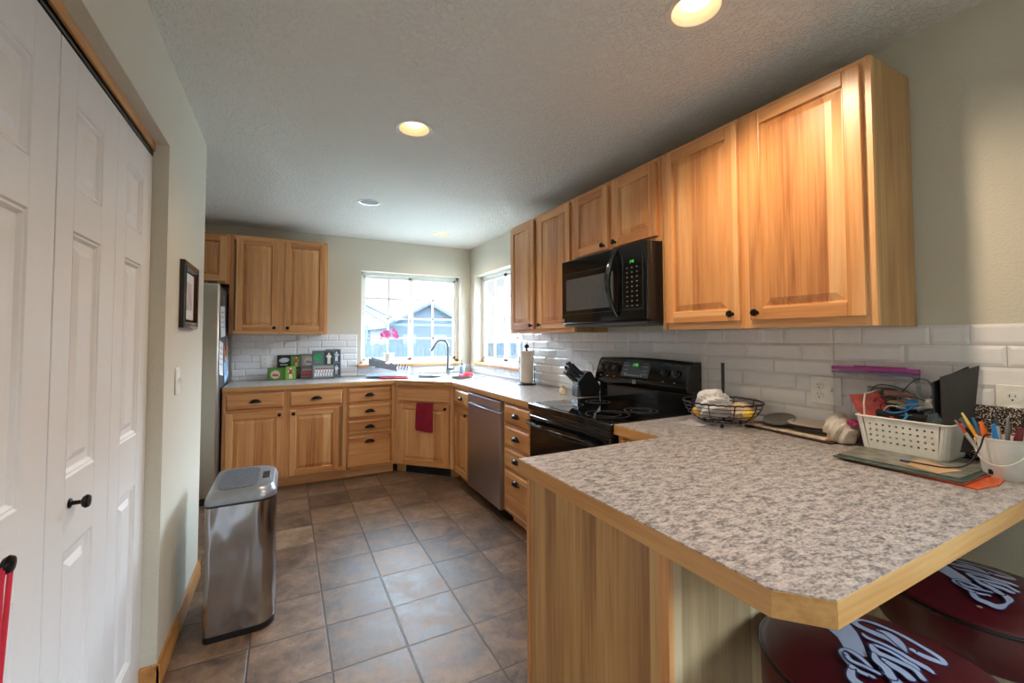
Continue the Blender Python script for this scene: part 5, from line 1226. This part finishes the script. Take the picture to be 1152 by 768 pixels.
def make_stool(label, loc, rz):
    s_ = thing('bar_stool', label, 'stool', loc, rz, 'round maroon bar stools under the peninsula overhang')
    MR_ = plain('maroon_vinyl', '#4c0812', .33, coat=.2, noise=.05)
    st_ = MB().lathe([(0, DH)]+[(SR*t_/14, domez(SR*t_/14, 0)) for t_ in range(1, 14)]+[(SR*.985, .0012), (SR*.99, -.003)], (0, 0, .660), 64).build('seat_top', MR_, s_, ang=70)
    m = MB(); ribbon(m, .0028, .0004, 1); ribbon(m, 0, .0006, 0); script(m, .0009)
    m.add([(-.1379+.0065*math.cos(2*PI*j/16), -.0088+.0055*math.sin(2*PI*j/16), domez(-.138, -.009)+.0012) for j in range(16)], [list(range(16))], 2)
    m.v = [(x, y, z+.660) for x, y, z in m.v]
    lo = m.build('lettering', [plain('logo_white', '#b3b7cc', .4, noise=.02), plain('logo_blue', '#333d5e', .4), plain('logo_pink', '#b98c8c', .5)], st_, smooth=False)
    for p in lo.data.polygons:
        if p.normal.z < 0: p.flip()
    MB().lathe([(SR*.975, -.004), (SR*1.0, -.004), (SR*1.012, -.008), (SR*1.0, -.013), (SR*.975, -.013), (SR*.975, -.004)], (0, 0, .664), 64, caps=False).build('ring', plain('ring_black', '#08080a', .25), s_, ang=60)
    MB().lathe([(SR*.985, .650), (SR*.99, .62), (SR*.985, .565), (SR*.955, .556), (0, .556)], n=64).build('seat_band', MR_, s_, ang=50)
    CH_ = plain('stool_chrome', '#b8b8ba', .12, 1)
    MB().cyl((0, 0, .02), (0, 0, .556), .025, n=24).build('post', CH_, s_)
    MB().lathe([(.20, 0), (.20, .008), (.17, .016), (.05, .028), (.03, .05)], n=48).build('base', CH_, s_)
    MB().tube([(.13*math.cos(2*PI*i/40), .13*math.sin(2*PI*i/40), .22) for i in range(40)], .009, 8, closed=True).tube([(-.13, 0, .22), (.13, 0, .22)], .006, 8).tube([(0, -.13, .22), (0, .13, .22)], .006, 8).build('foot_ring', CH_, s_)
    return s_
make_stool('nearer maroon round stool with white script, beneath the clipped counter corner', (-.958, -4.438, 0), 0)
make_stool('maroon round stool with white script, closer to the right wall', (-.403, -4.428, 0), math.radians(13.9))

# ================================================================ OUTSIDE
def outm(n, c, **k): return plain(n, c, .9, **k)
GZ = -.45
o = MB().box(-30, 45, .2, 60, GZ-.1, GZ).box(.2, 45, -12, .2, GZ-.1, GZ).build('ground_outside', outm('dry_grass', '#b2b5ad', noise=.3, nscale=3)); struct(o, 'pale yard outside')
M_FN = outm('fence_grey', '#1a2129', noise=.25, nscale=9)
def fence(pts0, pts1, label, h=1.55):
    a, b_ = Vector(pts0), Vector(pts1); d = (b_-a); L = d.length; d.normalize(); nn = Vector((-d.y, d.x)); f = thing('fence', label, 'fence', (a.x, a.y, GZ), math.atan2(d.y, d.x))
    m = MB(); n = int(L/.15)
    for i in range(n): x = i*L/n; m.box(x+.004, x+L/n-.004, -.01, .01, .05, h-.03+.02*math.sin(i*3.1))
    m.build('boards', M_FN, f, smooth=False)
    m = MB(); m.box(0, L, .01, .05, .3, .38).box(0, L, .01, .05, h-.35, h-.27).build('rails', M_FN, f, smooth=False)
    for i in range(int(L/2.4)+1): MB().box(i*2.4-.05, i*2.4+.05, .01, .11, 0, h+.03).build('post', M_FN, f, smooth=False)
fence((-6, 9.2), (8.8, 9.2), 'weathered board fence beyond the sink window', 1.62)
fence((9, 9), (9, -6), 'weathered board fence beyond the side window', 1.62)
M_WALLH = outm('house_wall', '#1b212a'); M_ROOF = outm('house_roof', '#20262e', noise=.2, nscale=5); M_TR = outm('house_trim', '#303944')
def house(x, y, w, d, h, rise, label):
    o = thing('house', label, 'house', (x, y, GZ)); 
    MB().prism([(-w/2, 0), (w/2, 0), (w/2, h), (0, h+rise), (-w/2, h)], 'y', 0, d).build('wall', M_WALLH, o, smooth=False)
    m = MB()
    for s_ in (-1, 1): m.prism([(s_*(w/2+.4), h-.4*rise/(w/2)), (0, h+rise), (0, h+rise+.22), (s_*(w/2+.4), h-.4*rise/(w/2)+.22)], 'y', -.4, d+.3)
    m.build('roof', M_ROOF, o, smooth=False)
    MB().box(-w/2, w/2, -.03, 0, h-.05, h+.15).build('fascia', M_TR, o, smooth=False)
    for s_ in (-.5, .3): MB().box(w*s_*.5-.5, w*s_*.5+.5, -.04, 0, h*.35, h*.75).build('window', M_TR, o, smooth=False)
    return o
house(7.75, 27, 6.0, 8, 2.75, 1.6, 'grey gabled neighbour house behind the fence')
house(6.7, 38.2, 6.5, 7, 2.1, 1.45, 'smaller pale house further left behind the fence')
# utility lines and pole
up_ = thing('utility_pole', 'thin utility pole beyond the fence', 'utility pole', (3.64, 30, GZ)); MB().cyl((0, 0, 0), (0, 0, 3.08), .07, n=8).build('pole', outm('pole_wood', '#2c3d50'), up_); MB().box(-.45, .45, -.05, .05, 2.7, 2.8).build('crossarm', outm('pole_wood', '#2c3d50'), up_)
ML = outm('line_dark', '#04070c')
for A_, B_, r, lb in (((.703, 14, 3.124), (2.2, 20.5, 3.50), .050, 'short highest power line seen through the sink window'),
        ((.705, 14, 2.934), (4.79, 26.5, 2.90), .095, 'thick cable sloping across the sink window'),
        ((.706, 14, 2.82), (5.13, 26.5, 2.59), .050, 'power line just under the thick cable'),
        ((.707, 14, 2.707), (4.46, 26.5, 2.39), .060, 'lowest power line crossing the sink window')):
    A_, B_ = Vector(A_), Vector(B_); S_ = A_-(B_-A_)*.22
    o = MB().tube([S_.lerp(B_, k/10)-Vector((0, 0, .05*math.sin(PI*k/10))) for k in range(11)], r, 6).build('power_line', ML, loc=A_); tag(o, lb, 'power line', 'wires beyond the sink window')
tr_ = thing('conifer_tree', 'small dark conifer between the two neighbour houses', 'tree', (7.3, 36.5, GZ))
MB().cyl((0, 0, 0), (0, 0, 1.6), .1, n=8).build('trunk', outm('bark', '#2c2a28'), tr_)
m = MB()
for k in range(7): z = 1.2+k*.45; r = .8-k*.1; m.lathe([(r, z), (r*.35, z+.35), (0, z+.75)], n=9)
m.build('crown', outm('conifer', '#33485a', noise=.3), tr_, smooth=False)

wire('white_cable', [(-.13, -4.13, BZ+.12), (-.14, -4.16, BZ+.155), (-.12, -4.20, BZ+.150), (-.11, -4.245, BZ+.16), (-.09, -4.26, BZ+.15)], .0018, M_WHITE, 'white cable sagging across the middle of the bin toward the folder')
wire('grey_cable', [(-.13, -4.15, BZ+.125), (-.14, -4.20, BZ+.128), (-.13, -4.245, BZ+.135), (-.11, -4.27, BZ+.15)], .0018, plain('cord_grey', '#8a8a8c', .4), 'grey cable low across the front of the bin')
wire('black_cable', [(-.10, -4.10, BZ+.14), (-.13, -4.12, BZ+.175), (-.12, -4.17, BZ+.19), (-.10, -4.225, BZ+.185), (-.09, -4.255, BZ+.165)], .0016, M_CORD, 'black cable draped over the pink pouch in the bin')
